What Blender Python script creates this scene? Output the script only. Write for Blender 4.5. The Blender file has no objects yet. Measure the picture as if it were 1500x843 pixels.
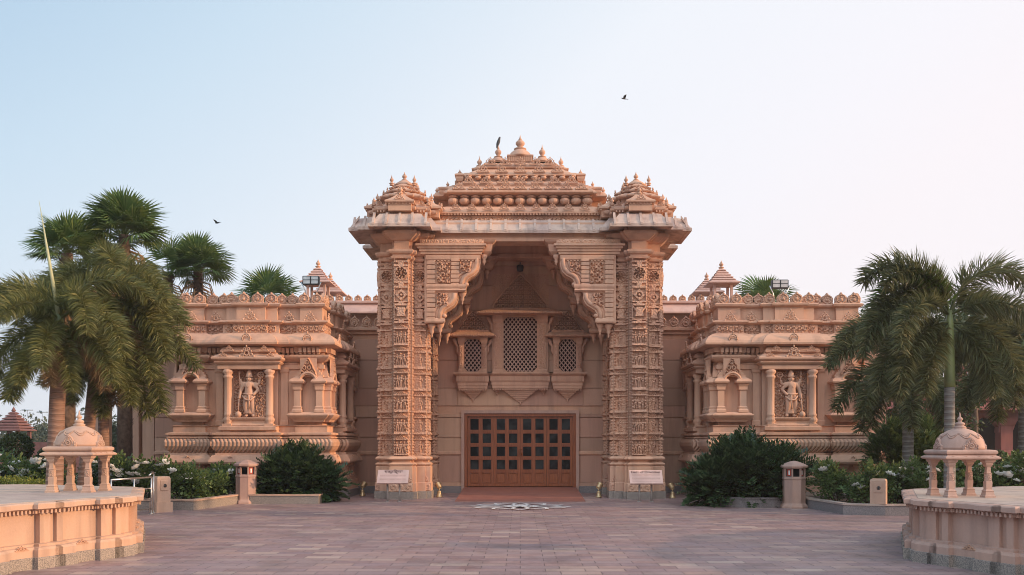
import bpy, bmesh, math, random
import numpy as np
from mathutils import Vector, Matrix
R = math.radians
rnd = random.Random(7)
# ------------------------------------------------------------------ scene, camera, light
sc = bpy.context.scene
COL = sc.collection
sc.render.engine = 'CYCLES'; sc.cycles.filter_width = 0.95
F = 1300.0; CX = 762.0; HY = 650.0; EYE = 1.65
cam_d = bpy.data.cameras.new('camera'); cam = bpy.data.objects.new('camera', cam_d); COL.objects.link(cam)
cam.location = (0, 0, EYE); cam.rotation_euler = (R(90), 0, 0)
cam_d.sensor_width = 36; cam_d.lens = 36*F/1500
cam_d.shift_x = -12/1500; cam_d.shift_y = (650-421.5)/1500
cam_d.clip_end = 3000; cam_d.clip_start = .1
sc.camera = cam
SUN_EL = R(13); SUN_AZ = R(101)     # azimuth clockwise from +Y (into the picture); ~+X, a little in front of the facade
sund = Vector((math.sin(SUN_AZ)*math.cos(SUN_EL), math.cos(SUN_AZ)*math.cos(SUN_EL), math.sin(SUN_EL)))
w = bpy.data.worlds.new('World'); sc.world = w; w.use_nodes = True
nt = w.node_tree; nt.nodes.clear()
out = nt.nodes.new('ShaderNodeOutputWorld'); bg = nt.nodes.new('ShaderNodeBackground')
sky = nt.nodes.new('ShaderNodeTexSky'); sky.sky_type = 'NISHITA'; sky.sun_disc = False
sky.sun_elevation = SUN_EL; sky.sun_rotation = SUN_AZ; sky.dust_density = 3.0; sky.air_density = 1.0; sky.ozone_density = 1.5
tc = nt.nodes.new('ShaderNodeTexCoord')
def wmath(op, a, b=None, c=None, clamp=False):
    n = nt.nodes.new('ShaderNodeMath'); n.operation = op; n.use_clamp = clamp
    for i, v in enumerate((a, b, c)):
        if v is None: continue
        if isinstance(v, (int, float)): n.inputs[i].default_value = v
        else: nt.links.new(v, n.inputs[i])
    return n.outputs[0]
sep = nt.nodes.new('ShaderNodeSeparateXYZ'); nt.links.new(tc.outputs['Generated'], sep.inputs[0])
# evening haze: thick and pinkish white towards the sun and horizon, thin to the upper left
hz = wmath('MULTIPLY_ADD', sep.outputs[0], 0.80, 1.17)
hz = wmath('MULTIPLY_ADD', sep.outputs[2], -1.12, hz)
hz = wmath('MULTIPLY_ADD', sep.outputs[1], -0.22, hz, clamp=True)
hcol = nt.nodes.new('ShaderNodeValToRGB'); nt.links.new(hz, hcol.inputs[0])
els = hcol.color_ramp.elements
els[0].position = 0.0; els[0].color = (2.3, 3.75, 5.3, 1)
els[1].position = 1.0; els[1].color = (7.0, 6.65, 6.9, 1)
e = els.new(.30); e.color = (4.4, 5.45, 6.4, 1)
e = els.new(.60); e.color = (6.35, 6.6, 7.05, 1)
e = els.new(.85); e.color = (6.8, 6.7, 7.05, 1)
mixn = nt.nodes.new('ShaderNodeMix'); mixn.data_type = 'RGBA'; mixn.inputs[0].default_value = .94
nt.links.new(sky.outputs[0], mixn.inputs[6]); nt.links.new(hcol.outputs[0], mixn.inputs[7])
back = wmath('MULTIPLY', sep.outputs[1], -1.4, clamp=True)
high = wmath('MULTIPLY_ADD', sep.outputs[2], 2.2, -.55, clamp=True); low = wmath('MULTIPLY_ADD', sep.outputs[2], -3.0, 1.0, clamp=True)
gain = wmath('MULTIPLY_ADD', wmath('MULTIPLY', back, high), 1.9, 1.0)      # sky brightened high behind the camera, added to light the front from above
gain = wmath('SUBTRACT', gain, wmath('MULTIPLY', wmath('MULTIPLY', back, low), .65))   # low sky behind the camera dimmed, added to deepen shade on the front
vm = nt.nodes.new('ShaderNodeVectorMath'); vm.operation = 'SCALE'; nt.links.new(mixn.outputs[2], vm.inputs[0]); nt.links.new(gain, vm.inputs[3])
nt.links.new(vm.outputs[0], bg.inputs[0]); bg.inputs[1].default_value = 0.10
nt.links.new(bg.outputs[0], out.inputs[0])
sl = bpy.data.lights.new('sun', 'SUN'); so = bpy.data.objects.new('sun', sl); COL.objects.link(so)
sl.energy = 2.8; sl.angle = R(1.5); sl.color = (1.0, .62, .34)
so.rotation_euler = sund.to_track_quat('Z', 'Y').to_euler(); so.location = (60, -10, 30)
sc.view_settings.view_transform = 'Standard'; sc.view_settings.look = 'None'; sc.view_settings.gamma = 1
sc.view_settings.use_curve_mapping = False; sc.view_settings.exposure = 0.56

def PX(px, Y): return (px-CX)*Y/F
def PZ(py, Y): return EYE+(HY-py)*Y/F

# ------------------------------------------------------------------ materials
class N:
    def __init__(s, name):
        s.m = bpy.data.materials.new(name); s.m.use_nodes = True; s.t = s.m.node_tree
        s.b = s.t.nodes['Principled BSDF']; s.o = s.t.nodes['Material Output']
        s.tc = s.t.nodes.new('ShaderNodeTexCoord'); s.geo = s.t.nodes.new('ShaderNodeNewGeometry')
    def node(s, t, **k):
        n = s.t.nodes.new(t)
        for a, v in k.items(): setattr(n, a, v)
        return n
    def link(s, a, b): s.t.links.new(a, b)
    def noise(s, scale, detail=4, rough=.55, vec=None, stretch=None, world=True):
        n = s.node('ShaderNodeTexNoise'); n.inputs['Scale'].default_value = scale; n.inputs['Detail'].default_value = detail; n.inputs['Roughness'].default_value = rough
        v = vec or (s.geo.outputs['Position'] if world else s.tc.outputs['Object'])
        if stretch:
            mp = s.node('ShaderNodeMapping'); mp.inputs['Scale'].default_value = stretch; s.link(v, mp.inputs[0]); v = mp.outputs[0]
        s.link(v, n.inputs['Vector']); return n.outputs['Fac']
    def ramp(s, f, stops):
        n = s.node('ShaderNodeValToRGB'); s.link(f, n.inputs[0]); e = n.color_ramp.elements
        e[0].position, e[0].color = stops[0][0], (*stops[0][1], 1); e[1].position, e[1].color = stops[-1][0], (*stops[-1][1], 1)
        for p, c in stops[1:-1]:
            q = e.new(p); q.color = (*c, 1)
        return n.outputs[0]
    def mix(s, f, a, b, bt='MIX'):
        n = s.node('ShaderNodeMix', data_type='RGBA', blend_type=bt)
        for i, v in ((0, f), (6, a), (7, b)):
            if isinstance(v, (int, float)): n.inputs[i].default_value = v
            elif isinstance(v, tuple): n.inputs[i].default_value = (*v, 1)
            else: s.link(v, n.inputs[i])
        return n.outputs[2]
    def math(s, op, a, b=0.0, clamp=False):
        n = s.node('ShaderNodeMath', operation=op, use_clamp=clamp)
        for i, v in ((0, a), (1, b)):
            if isinstance(v, (int, float)): n.inputs[i].default_value = v
            else: s.link(v, n.inputs[i])
        return n.outputs[0]
    def bump(s, h, strength=.3, dist=.02, prev=None):
        n = s.node('ShaderNodeBump'); n.inputs['Strength'].default_value = strength; n.inputs['Distance'].default_value = dist
        s.link(h, n.inputs['Height'])
        if prev: s.link(prev, n.inputs['Normal'])
        s.link(n.outputs[0], s.b.inputs['Normal']); return n.outputs[0]
    def col(s, c):
        if isinstance(c, tuple): s.b.inputs['Base Color'].default_value = (*c, 1)
        else: s.link(c, s.b.inputs['Base Color'])
    def rough(s, v): s.b.inputs['Roughness'].default_value = v
    def island(s): return s.geo.outputs['Random Per Island']

def sc3(c, k): return tuple(min(1, x*k) for x in c)
def stone(name, base, carve=0.0, flutes=0.0, isl=.0, fscale=1.0, stain=.35, grain=.25):
    n = N(name)
    big = n.noise(.55, 5, .6); mid = n.noise(3.0, 5, .6); fine = n.noise(38, 3, .6)
    streak = n.noise(1.6, 4, .6, stretch=(2.2, 2.2, .22))
    warm = (base[0]*1.10, base[1]*1.00, base[2]*.92); cool = (base[0]*.84, base[1]*.80, base[2]*.86)
    c = n.ramp(big, [(.36, cool), (.50, base), (.64, warm)])
    c = n.mix(n.math('MULTIPLY', n.ramp(mid, [(.35, (0, 0, 0)), (.7, (1, 1, 1))]), .35), c, sc3(base, 1.18))
    if isl:
        c = n.mix(isl, c, n.ramp(n.island(), [(0, sc3(base, .78)), (.35, (base[0]*.95, base[1]*.84, base[2]*.86)), (.7, sc3(base, 1.12)), (1, (base[0]*1.12, base[1]*1.16, base[2]*1.05))]))
    st = n.ramp(streak, [(.47, (0, 0, 0)), (.70, (1, 1, 1))])
    c = n.mix(n.math('MULTIPLY', st, stain), c, (base[0]*.48, base[1]*.46, base[2]*.50))
    c = n.mix(n.math('MULTIPLY', n.ramp(fine, [(.3, (0, 0, 0)), (.75, (1, 1, 1))]), grain), c, sc3(base, .72))
    n.col(c); n.rough(.86); n.b.inputs['Specular IOR Level'].default_value = .25
    pv = n.bump(fine, .25, .006)
    if carve:
        v = n.node('ShaderNodeTexVoronoi'); v.inputs['Scale'].default_value = 26*fscale; v.feature = 'SMOOTH_F1'
        n.link(n.geo.outputs['Position'], v.inputs['Vector'])
        pv = n.bump(v.outputs['Distance'], carve, .03, pv)
    if flutes:
        s = n.node('ShaderNodeSeparateXYZ'); n.link(n.tc.outputs['Object'], s.inputs[0])
        f = n.math('SINE', n.math('MULTIPLY', n.math('ADD', s.outputs[0], s.outputs[1]), flutes))
        pv = n.bump(n.math('POWER', n.math('ABSOLUTE', f), .7), .9, .05, pv)
    return n.m
ST = (.60, .365, .25)
M = {}
M['stone'] = stone('pink sandstone', ST, stain=.45, isl=.15)
M['carved'] = stone('carved sandstone', (.58, .35, .24), carve=1.0, stain=.5)
M['wall'] = stone('sandstone blocks', (.54, .335, .24), isl=.8, stain=.45)
M['flute'] = stone('fluted sandstone', ST, flutes=27, stain=.2)
M['flute2'] = stone('finely ribbed sandstone', ST, flutes=75, stain=.2)
M['eave'] = stone('weathered eave stone', (.56, .42, .34), stain=.8)
M['cream'] = stone('cream sandstone', (.52, .35, .255), isl=.2, stain=.5)
M['pinkcream'] = stone('rosy sandstone', (.48, .315, .25), isl=.2, stain=.45)
M['top'] = stone('pale slab stone', (.47, .37, .305), stain=.5)
M['redstone'] = stone('dark red sandstone', (.26, .095, .08), stain=.4)
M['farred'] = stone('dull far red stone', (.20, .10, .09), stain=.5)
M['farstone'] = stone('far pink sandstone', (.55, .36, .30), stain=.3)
def granite(name, a, b):
    n = N(name); f = n.noise(60, 2, .7); g = n.noise(3, 3)
    c = n.ramp(f, [(.38, a), (.62, b)]); c = n.mix(n.math('MULTIPLY', g, .4), c, sc3(a, .8))
    n.col(c); n.rough(.6); n.bump(f, .2, .005); return n.m
M['granite'] = granite('speckled granite', (.17, .145, .13), (.42, .35, .29))
M['granite_grey'] = granite('grey granite', (.15, .135, .135), (.30, .26, .25))
def pavers():
    n = N('sandstone pavers'); pos = n.geo.outputs['Position']
    wob = n.node('ShaderNodeTexBrick'); wob.offset = .37; wob.inputs['Scale'].default_value = 1.0
    wob.inputs['Brick Width'].default_value = .52; wob.inputs['Row Height'].default_value = .26; wob.inputs['Mortar Size'].default_value = .006
    wob.inputs['Color1'].default_value = (0, 0, 0, 1); wob.inputs['Color2'].default_value = (1, 1, 1, 1); wob.inputs['Mortar'].default_value = (.5, .5, .5, 1); wob.inputs['Bias'].default_value = 0
    n.link(pos, wob.inputs['Vector'])
    c = n.ramp(wob.outputs['Color'], [(0, (.24, .145, .14)), (.18, (.33, .205, .185)), (.40, (.265, .175, .18)), (.60, (.37, .235, .20)), (.80, (.29, .20, .195)), (.93, (.41, .28, .235)), (1, (.46, .34, .28))])
    big = n.noise(.35, 4); c = n.mix(n.math('MULTIPLY', n.ramp(big, [(.4, (0, 0, 0)), (.65, (1, 1, 1))]), .4), c, (.28, .19, .19))
    sp = n.noise(9, 5, .7); c = n.mix(n.math('MULTIPLY', n.ramp(sp, [(.5, (0, 0, 0)), (.72, (1, 1, 1))]), .4), c, (.38, .27, .25))
    c = n.mix(wob.outputs['Fac'], c, (.10, .07, .07))
    dirt = n.noise(1.1, 6, .65); c = n.mix(n.math('MULTIPLY', n.ramp(dirt, [(.48, (0, 0, 0)), (.68, (1, 1, 1))]), .5), c, (.13, .095, .09))
    n.col(c)
    rr = n.ramp(n.noise(2.5, 4), [(.35, (.38,)*3), (.7, (.72,)*3)]); n.link(rr, n.b.inputs['Roughness'])
    pv = n.bump(sp, .3, .01); inv = n.math('SUBTRACT', 1.0, wob.outputs['Fac']); n.bump(inv, .5, .008, pv)
    return n.m
M['pave'] = pavers()
def simple(name, c, r=.6, metal=0, noisev=.15, scale=8, spec=None):
    n = N(name); f = n.noise(scale, 4)
    n.col(n.ramp(f, [(.3, sc3(c, 1-noisev)), (.7, sc3(c, 1+noisev))])); n.rough(r); n.b.inputs['Metallic'].default_value = metal
    if spec is not None: n.b.inputs['Specular IOR Level'].default_value = spec
    return n.m
M['ramp'] = stone('red ramp stone', (.30, .12, .085), stain=.3)
M['soil'] = simple('garden soil', (.09, .06, .045), .95, scale=20)
M['ground'] = simple('far ground', (.12, .12, .07), .95, scale=.2, noisev=.3)
M['marble'] = simple('white marble', (.78, .74, .70), .4)
M['steel'] = simple('brushed steel rail', (.62, .58, .54), .28, .9)
M['brass'] = simple('weathered brass', (.55, .40, .22), .4, .6)
M['dark'] = simple('black shade panel', (.010, .008, .008), 1.0, spec=0)  # near-black colour that stands in for the shade inside openings
M['black'] = simple('black housing', (.03, .03, .032), .5)
M['ink'] = simple('brown lettering', (.11, .04, .03), .7)
M['text'] = simple('faint engraved text', (.42, .20, .16), .7)
M['plaque'] = simple('pink stone plaque', (.66, .42, .34), .5, scale=3)
M['lampglass'] = simple('lamp glass', (.55, .60, .60), .15, spec=.6)
M['redglass'] = simple('red lamp glass', (.38, .05, .03), .25)
M['greypost'] = simple('dull painted post', (.34, .30, .27), .6)
M['chrome'] = simple('pale metal', (.6, .6, .6), .25, .8)
def wood():
    n = N('varnished teak'); f = n.noise(4, 5, .6, stretch=(9, 9, .7))
    c = n.ramp(f, [(.3, (.15, .036, .012)), (.55, (.27, .070, .022)), (.75, (.37, .11, .035))])
    c = n.mix(.25, c, n.ramp(n.island(), [(0, (.16, .045, .015)), (1, (.36, .13, .045))]))
    n.col(c); n.rough(.38); n.bump(f, .15, .004); return n.m
M['wood'] = wood()
def glass():
    n = N('dark window glass'); f = n.noise(2.3, 2)
    n.col(n.ramp(f, [(.45, (.006, .006, .007)), (.62, (.03, .034, .034))])); n.rough(.05); n.b.inputs['Specular IOR Level'].default_value = .22
    return n.m
M['glass'] = glass()
def leafm(name, a, b, c, r=.5, trans=.25):
    n = N(name)
    g = n.noise(1.3, 3)
    col = n.ramp(n.island(), [(0, a), (.45, b), (.72, b), (1, c)])
    col = n.mix(n.math('MULTIPLY', g, .5), col, a)
    n.col(col); n.rough(r); n.b.inputs['Specular IOR Level'].default_value = .35
    tr = n.node('ShaderNodeBsdfTranslucent'); n.link(n.mix(.5, col, c), tr.inputs[0])
    ms = n.node('ShaderNodeMixShader'); ms.inputs[0].default_value = trans
    n.link(n.b.outputs[0], ms.inputs[1]); n.link(tr.outputs[0], ms.inputs[2]); n.link(ms.outputs[0], n.o.inputs[0])
    return n.m
M['foxtail'] = leafm('foxtail leaflets', (.045, .060, .015), (.15, .165, .045), (.40, .37, .15))
M['foxtail_dark'] = leafm('dark foxtail leaflets', (.034, .046, .018), (.11, .13, .05), (.32, .30, .14))
M['foxtail_old'] = leafm('old brown foxtail leaflets', (.10, .065, .03), (.20, .13, .065), (.36, .26, .14), r=.7)
M['foxtail_new'] = leafm('fresh foxtail leaflets', (.05, .11, .015), (.10, .19, .03), (.2, .28, .06))
M['fan'] = leafm('fan palm leaf', (.05, .10, .025), (.12, .20, .055), (.24, .29, .09))
M['deadfan'] = leafm('dead fan leaf', (.30, .16, .07), (.50, .29, .14), (.68, .45, .25), r=.8)
M['shrub'] = leafm('dark glossy shrub leaf', (.014, .034, .013), (.045, .085, .032), (.16, .22, .10), r=.22, trans=.2)
M['rose'] = leafm('rose bush leaf', (.04, .075, .02), (.10, .165, .05), (.24, .30, .11))
M['hedge'] = leafm('yellow green hedge leaf', (.09, .13, .02), (.17, .21, .035), (.30, .32, .08))
M['topiary'] = leafm('clipped topiary leaf', (.02, .034, .012), (.05, .075, .022), (.10, .12, .04))
M['treeleaf'] = leafm('broadleaf tree leaf', (.022, .038, .014), (.05, .075, .026), (.09, .12, .05))
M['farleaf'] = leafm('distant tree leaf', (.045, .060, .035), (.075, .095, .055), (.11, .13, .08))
M['bloom'] = leafm('white rose petal', (.78, .76, .70), (.85, .84, .80), (.9, .88, .85), trans=.3)
M['bark'] = simple('bark', (.13, .085, .06), .9, scale=12, noisev=.4)
def palmbark(name, a, b):
    n = N(name); s = n.node('ShaderNodeSeparateXYZ'); n.link(n.geo.outputs['Position'], s.inputs[0])
    wv = n.math('SINE', n.math('ADD', n.math('MULTIPLY', s.outputs[2], 52), n.math('MULTIPLY', n.noise(2.5, 3), 5)))
    c = n.ramp(wv, [(0.0, a), (.8, b), (1, sc3(a, .45))]); c = n.mix(n.math('MULTIPLY', n.noise(7, 4), .6), c, sc3(a, .8))
    n.col(c); n.rough(.8); n.bump(wv, .5, .02); return n.m
M['palmbark'] = palmbark('ringed palm trunk', (.26, .15, .105), (.34, .21, .15))
M['greybark'] = palmbark('grey ringed palm trunk', (.19, .17, .15), (.26, .23, .20))
M['shaft'] = simple('green crownshaft', (.16, .19, .07), .5, scale=3, noisev=.3)
M['spear'] = simple('unopened spear leaf', (.40, .42, .25), .5)
M['bird'] = simple('dark grey feathers', (.05, .05, .055), .7)
M['carpaint'] = simple('silver paint', (.6, .62, .64), .25, .3)

# ------------------------------------------------------------------ mesh builder
def V3(*a): return Vector(a)
def miter(poly, d):
    n = len(poly); res = []
    for i in range(n):
        p0, p, p1 = poly[i-1], poly[i], poly[(i+1) % n]
        e0 = (p[0]-p0[0], p[1]-p0[1]); e1 = (p1[0]-p[0], p1[1]-p[1])
        l0 = math.hypot(*e0) or 1; l1 = math.hypot(*e1) or 1
        n0 = (e0[1]/l0, -e0[0]/l0); n1 = (e1[1]/l1, -e1[0]/l1)
        k = 1+n0[0]*n1[0]+n0[1]*n1[1]; k = max(k, .25)
        res.append((p[0]+d*(n0[0]+n1[0])/k, p[1]+d*(n0[1]+n1[1])/k))
    return res
def quad_sym(q):
    """q: vertices of the quadrant x>0,y<0 going from the front to the right; returns full CCW polygon"""
    q2 = [(x, -y) for x, y in reversed(q)]; q3 = [(-x, -y) for x, y in q]; q4 = [(-x, y) for x, y in reversed(q)]
    full = q+q2+q3+q4; res = []
    for p in full:
        if not res or abs(p[0]-res[-1][0])+abs(p[1]-res[-1][1]) > 1e-6: res.append(p)
    return res
def ratha(*st):
    """st: (half width, reach) stairs, front to side"""
    q = []
    for i, (a, b) in enumerate(st):
        if i: q.append((st[i-1][0], -b))
        q.append((a, -b))
    return quad_sym(q)
def shift(poly, dx, dy): return [(x+dx, y+dy) for x, y in poly]
def rect(x0, x1, y0, y1): return [(x0, y0), (x1, y0), (x1, y1), (x0, y1)]

class MB:
    def __init__(s): s.v = []; s.f = []; s.sm = []
    def add(s, vs, fs, smooth=False, M4=None):
        b = len(s.v)
        if M4 is not None: vs = [M4 @ Vector(v) for v in vs]
        s.v.extend([tuple(v) for v in vs]); s.f.extend([tuple(b+i for i in f) for f in fs]); s.sm.extend([smooth]*len(fs)); return s
    def box(s, x0, x1, y0, y1, z0, z1, M4=None):
        vs = [(x0,y0,z0),(x1,y0,z0),(x1,y1,z0),(x0,y1,z0),(x0,y0,z1),(x1,y0,z1),(x1,y1,z1),(x0,y1,z1)]
        return s.add(vs, [(0,3,2,1),(4,5,6,7),(0,1,5,4),(1,2,6,5),(2,3,7,6),(3,0,4,7)], M4=M4)
    def bbox(s, x0, x1, y0, y1, z0, z1, b=.01, M4=None):
        return s.stack(rect(x0, x1, y0, y1), [(-b, z0), (0, z0+b), (0, z1-b), (-b, z1)], M4=M4)
    def stack(s, poly, prof, M4=None, smooth=False, cap=True):
        rings = [[(x, y, z) for x, y in miter(poly, d)] for d, z in prof]
        n = len(poly); vs = [v for r in rings for v in r]; fs = []
        for k in range(len(rings)-1):
            for i in range(n):
                j = (i+1) % n; fs.append((k*n+i, k*n+j, (k+1)*n+j, (k+1)*n+i))
        if cap: fs.append(tuple(reversed(range(n)))); fs.append(tuple(range((len(rings)-1)*n, len(rings)*n)))
        return s.add(vs, fs, smooth, M4)
    def lathe(s, prof, n=16, c=(0,0,0), smooth=True, sx=1, sy=1, rib=0, ribn=0, M4=None):
        vs = []; fs = []
        for r, z in prof:
            for i in range(n):
                a = 2*math.pi*i/n; rr = r*(1+rib*math.cos(a*ribn)) if rib else r
                vs.append((c[0]+rr*math.cos(a)*sx, c[1]+rr*math.sin(a)*sy, c[2]+z))
        m = len(prof)
        for k in range(m-1):
            for i in range(n):
                j = (i+1) % n; fs.append((k*n+i, k*n+j, (k+1)*n+j, (k+1)*n+i))
        fs.append(tuple(reversed(range(n)))); fs.append(tuple(range((m-1)*n, m*n)))
        return s.add(vs, fs, smooth, M4)
    def ell(s, c, r, n=8, m=6, M4=None):
        prof = [(max(.02, math.sin(math.pi*k/m)), -math.cos(math.pi*k/m)) for k in range(m+1)]
        vs = []; fs = []
        for rr, z in prof:
            for i in range(n):
                a = 2*math.pi*i/n; vs.append((c[0]+r[0]*rr*math.cos(a), c[1]+r[1]*rr*math.sin(a), c[2]+r[2]*z))
        for k in range(m):
            for i in range(n):
                j = (i+1) % n; fs.append((k*n+i, k*n+j, (k+1)*n+j, (k+1)*n+i))
        return s.add(vs, fs, True, M4)
    def tube(s, pts, rad, n=6, smooth=True, M4=None, cap=True):
        pts = [Vector(p) for p in pts]; vs = []; fs = []
        if isinstance(rad, (int, float)): rad = [rad]*len(pts)
        prev = None
        for k, p in enumerate(pts):
            t = (pts[min(k+1, len(pts)-1)]-pts[max(k-1, 0)]).normalized()
            if prev is None:
                up = Vector((0, 0, 1)) if abs(t.z) < .9 else Vector((0, 1, 0)); u = t.cross(up).normalized()
            else: u = (prev-t*prev.dot(t)).normalized()
            prev = u; v = t.cross(u)
            for i in range(n):
                a = 2*math.pi*i/n; vs.append(p+(u*math.cos(a)+v*math.sin(a))*rad[k])
        for k in range(len(pts)-1):
            for i in range(n):
                j = (i+1) % n; fs.append((k*n+i, k*n+j, (k+1)*n+j, (k+1)*n+i))
        if cap: fs.append(tuple(reversed(range(n)))); fs.append(tuple(range((len(pts)-1)*n, len(pts)*n)))
        return s.add(vs, fs, smooth, M4)
    def ring(s, c, R_, r, n=16, m=5, axis='y', M4=None, squash=1.0):
        pts = [];
        for i in range(n+1):
            a = 2*math.pi*i/n
            if axis == 'y': pts.append((c[0]+R_*math.cos(a), c[1], c[2]+R_*squash*math.sin(a)))
            else: pts.append((c[0]+R_*math.cos(a), c[1]+R_*math.sin(a), c[2]))
        return s.tube(pts, r, m, cap=False, M4=M4)
    def prism(s, outline, y0, y1, M4=None):
        """outline in (x,z), counter-clockwise seen from -Y"""
        n = len(outline); vs = [(x, y0, z) for x, z in outline]+[(x, y1, z) for x, z in outline]
        fs = [tuple(range(n)), tuple(reversed(range(n, 2*n)))]
        for i in range(n):
            j = (i+1) % n; fs.append((j, i, n+i, n+j))
        return s.add(vs, fs, M4=M4)
    def relief(s, o, U, V, Nn, wd, ht, fn, res=.018, depth=.04, smooth=False):
        """carved heightfield; o = lower left corner; fn(u[0..wd], v[0..ht]) -> 0..1 arrays"""
        nx = max(3, int(wd/res)+1); ny = max(3, int(ht/res)+1)
        u = np.linspace(0, wd, nx); v = np.linspace(0, ht, ny); uu, vv = np.meshgrid(u, v)
        h = fn(uu, vv)*depth
        h = h.copy(); h[0, :] = 0; h[-1, :] = 0; h[:, 0] = 0; h[:, -1] = 0
        o = np.array(o, float); U = np.array(U, float); V = np.array(V, float); Nn = np.array(Nn, float)
        P = o+uu[..., None]*U+vv[..., None]*V+(h+.002)[..., None]*Nn
        vs = P.reshape(-1, 3).tolist(); fs = []
        for j in range(ny-1):
            b = j*nx
            for i in range(nx-1): fs.append((b+i, b+i+1, b+nx+i+1, b+nx+i))
        return s.add(vs, fs, smooth)
    def build(s, name, mat, parent=None, world=False, loc=None):
        me = bpy.data.meshes.new(name)
        off = Vector((0, 0, 0))
        if world and parent is not None:
            p = parent
            while p is not None: off += p.location; p = p.parent
        vs = s.v if not world else [(x-off.x, y-off.y, z-off.z) for x, y, z in s.v]
        me.from_pydata(vs, [], s.f); me.polygons.foreach_set('use_smooth', s.sm); me.update()
        me.materials.append(M[mat] if isinstance(mat, str) else mat)
        o = bpy.data.objects.new(name, me); COL.objects.link(o)
        if parent is not None: o.parent = parent
        if loc is not None: o.location = loc
        return o
def empty(name, loc=(0,0,0), rz=0):
    o = bpy.data.objects.new(name, None); COL.objects.link(o); o.location = loc; o.rotation_euler.z = rz; o.empty_display_size = .2; return o
def tag(o, label=None, cat=None, group=None, kind=None):
    if label: o['label'] = label
    if cat: o['category'] = cat
    if group: o['group'] = group
    if kind: o['kind'] = kind
    return o
def kids(o): return [c for c in bpy.data.objects if c.parent is o]
def copy_tree(o, parent=None, loc=None, rz=None, label=None, sx=None):
    c = o.copy(); COL.objects.link(c); c.parent = parent
    if loc is not None: c.location = loc
    if rz is not None: c.rotation_euler.z = rz
    if sx is not None: c.scale.x = sx*c.scale.x
    if label: c['label'] = label
    for k in kids(o): copy_tree(k, c)
    return c
def inst(o, parent, loc, rz=0, scale=None):
    c = o.copy(); COL.objects.link(c); c.parent = parent; c.location = loc; c.rotation_euler.z = rz
    if scale is not None: c.scale = scale if isinstance(scale, tuple) else (scale,)*3
    return c
class Proto:
    """first placement uses a fresh object, the rest share its mesh"""
    def __init__(s, mb, name, mat): s.mb = mb; s.name = name; s.mat = mat; s.me = None
    def put(s, parent, loc, rz=0, scale=None):
        if s.me is None:
            o = s.mb.build(s.name, s.mat); s.me = o.data
        else:
            o = bpy.data.objects.new(s.name, s.me); COL.objects.link(o)
        o.parent = parent; o.location = loc; o.rotation_euler.z = rz
        if scale is not None: o.scale = scale if isinstance(scale, tuple) else (scale,)*3
        return o

# ------------------------------------------------------------------ carving patterns (numpy height functions)
def sst(x, a, b): t = np.clip((x-a)/(b-a), 0, 1); return t*t*(3-2*t)
def el(u, v, cx, cy, rx, ry): return np.sqrt(np.clip(1-((u-cx)/rx)**2-((v-cy)/ry)**2, 0, 1))
def seg(u, v, x0, y0, x1, y1, r):
    dx, dy = x1-x0, y1-y0; t = np.clip(((u-x0)*dx+(v-y0)*dy)/(dx*dx+dy*dy+1e-9), 0, 1)
    d = np.hypot(u-x0-t*dx, v-y0-t*dy); return np.sqrt(np.clip(1-(d/r)**2, 0, 1))
def frame(u, v, x0, x1, y0, y1, t):
    ins = (u > x0) & (u < x1) & (v > y0) & (v < y1); inn = (u > x0+t) & (u < x1-t) & (v > y0+t) & (v < y1-t)
    return ins & ~inn
def scroll_fn(pitch=.16, seed=0, k=2.2):
    rg = np.random.RandomState(seed)
    def fn(u, v):
        U, V_ = u.max(), v.max(); best = np.full(u.shape, 9.); hh = np.zeros(u.shape)
        nu = max(1, int(round(U/pitch))); nv = max(1, int(round(V_/pitch)))
        for i in range(nu):
            for j in range(nv):
                cx = (i+.5)*U/nu; cy = (j+.5)*V_/nv; ch = 1 if (i+j) % 2 else -1
                r = np.hypot(u-cx, v-cy); a = np.arctan2(v-cy, u-cx)
                sp = .5+.5*np.sin(r/pitch*2*np.pi*k*.8+a*ch+rg.rand()*6)
                m = r < best; best = np.where(m, r, best); hh = np.where(m, sst(sp, .35, .65), hh)
        leaf = .5+.5*np.sin(u*95+3*np.sin(v*60))*np.sin(v*80)
        return hh*.8+.2*sst(leaf, .4, .8)
    return fn
def fig(u, v, cx, y0, h, lean=0, seed=0):
    s = h; l = lean*s; g = np.zeros(u.shape); M_ = np.maximum
    g = M_(g, el(u, v, cx+l*1.1, y0+.87*s, .075*s, .09*s)*1.1)
    g = M_(g, el(u, v, cx+l*1.1, y0+.95*s, .055*s, .08*s))
    g = M_(g, el(u, v, cx+l, y0+.68*s, .13*s, .14*s)); g = M_(g, el(u, v, cx, y0+.5*s, .12*s, .11*s))
    g = M_(g, seg(u, v, cx-.05*s, y0+.5*s, cx-.08*s-l, y0+.03*s, .06*s)); g = M_(g, seg(u, v, cx+.05*s, y0+.5*s, cx+.09*s, y0+.03*s, .06*s))
    g = M_(g, seg(u, v, cx-.12*s+l, y0+.75*s, cx-.2*s, y0+.55*s, .045*s)*.9); g = M_(g, seg(u, v, cx+.12*s+l, y0+.75*s, cx+.2*s, y0+.58*s, .045*s)*.9)
    g = M_(g, seg(u, v, cx-.2*s, y0+.55*s, cx-.16*s, y0+(.78 if seed % 2 else .38)*s, .04*s)*.9)
    return np.clip(g, 0, 1)
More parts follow.
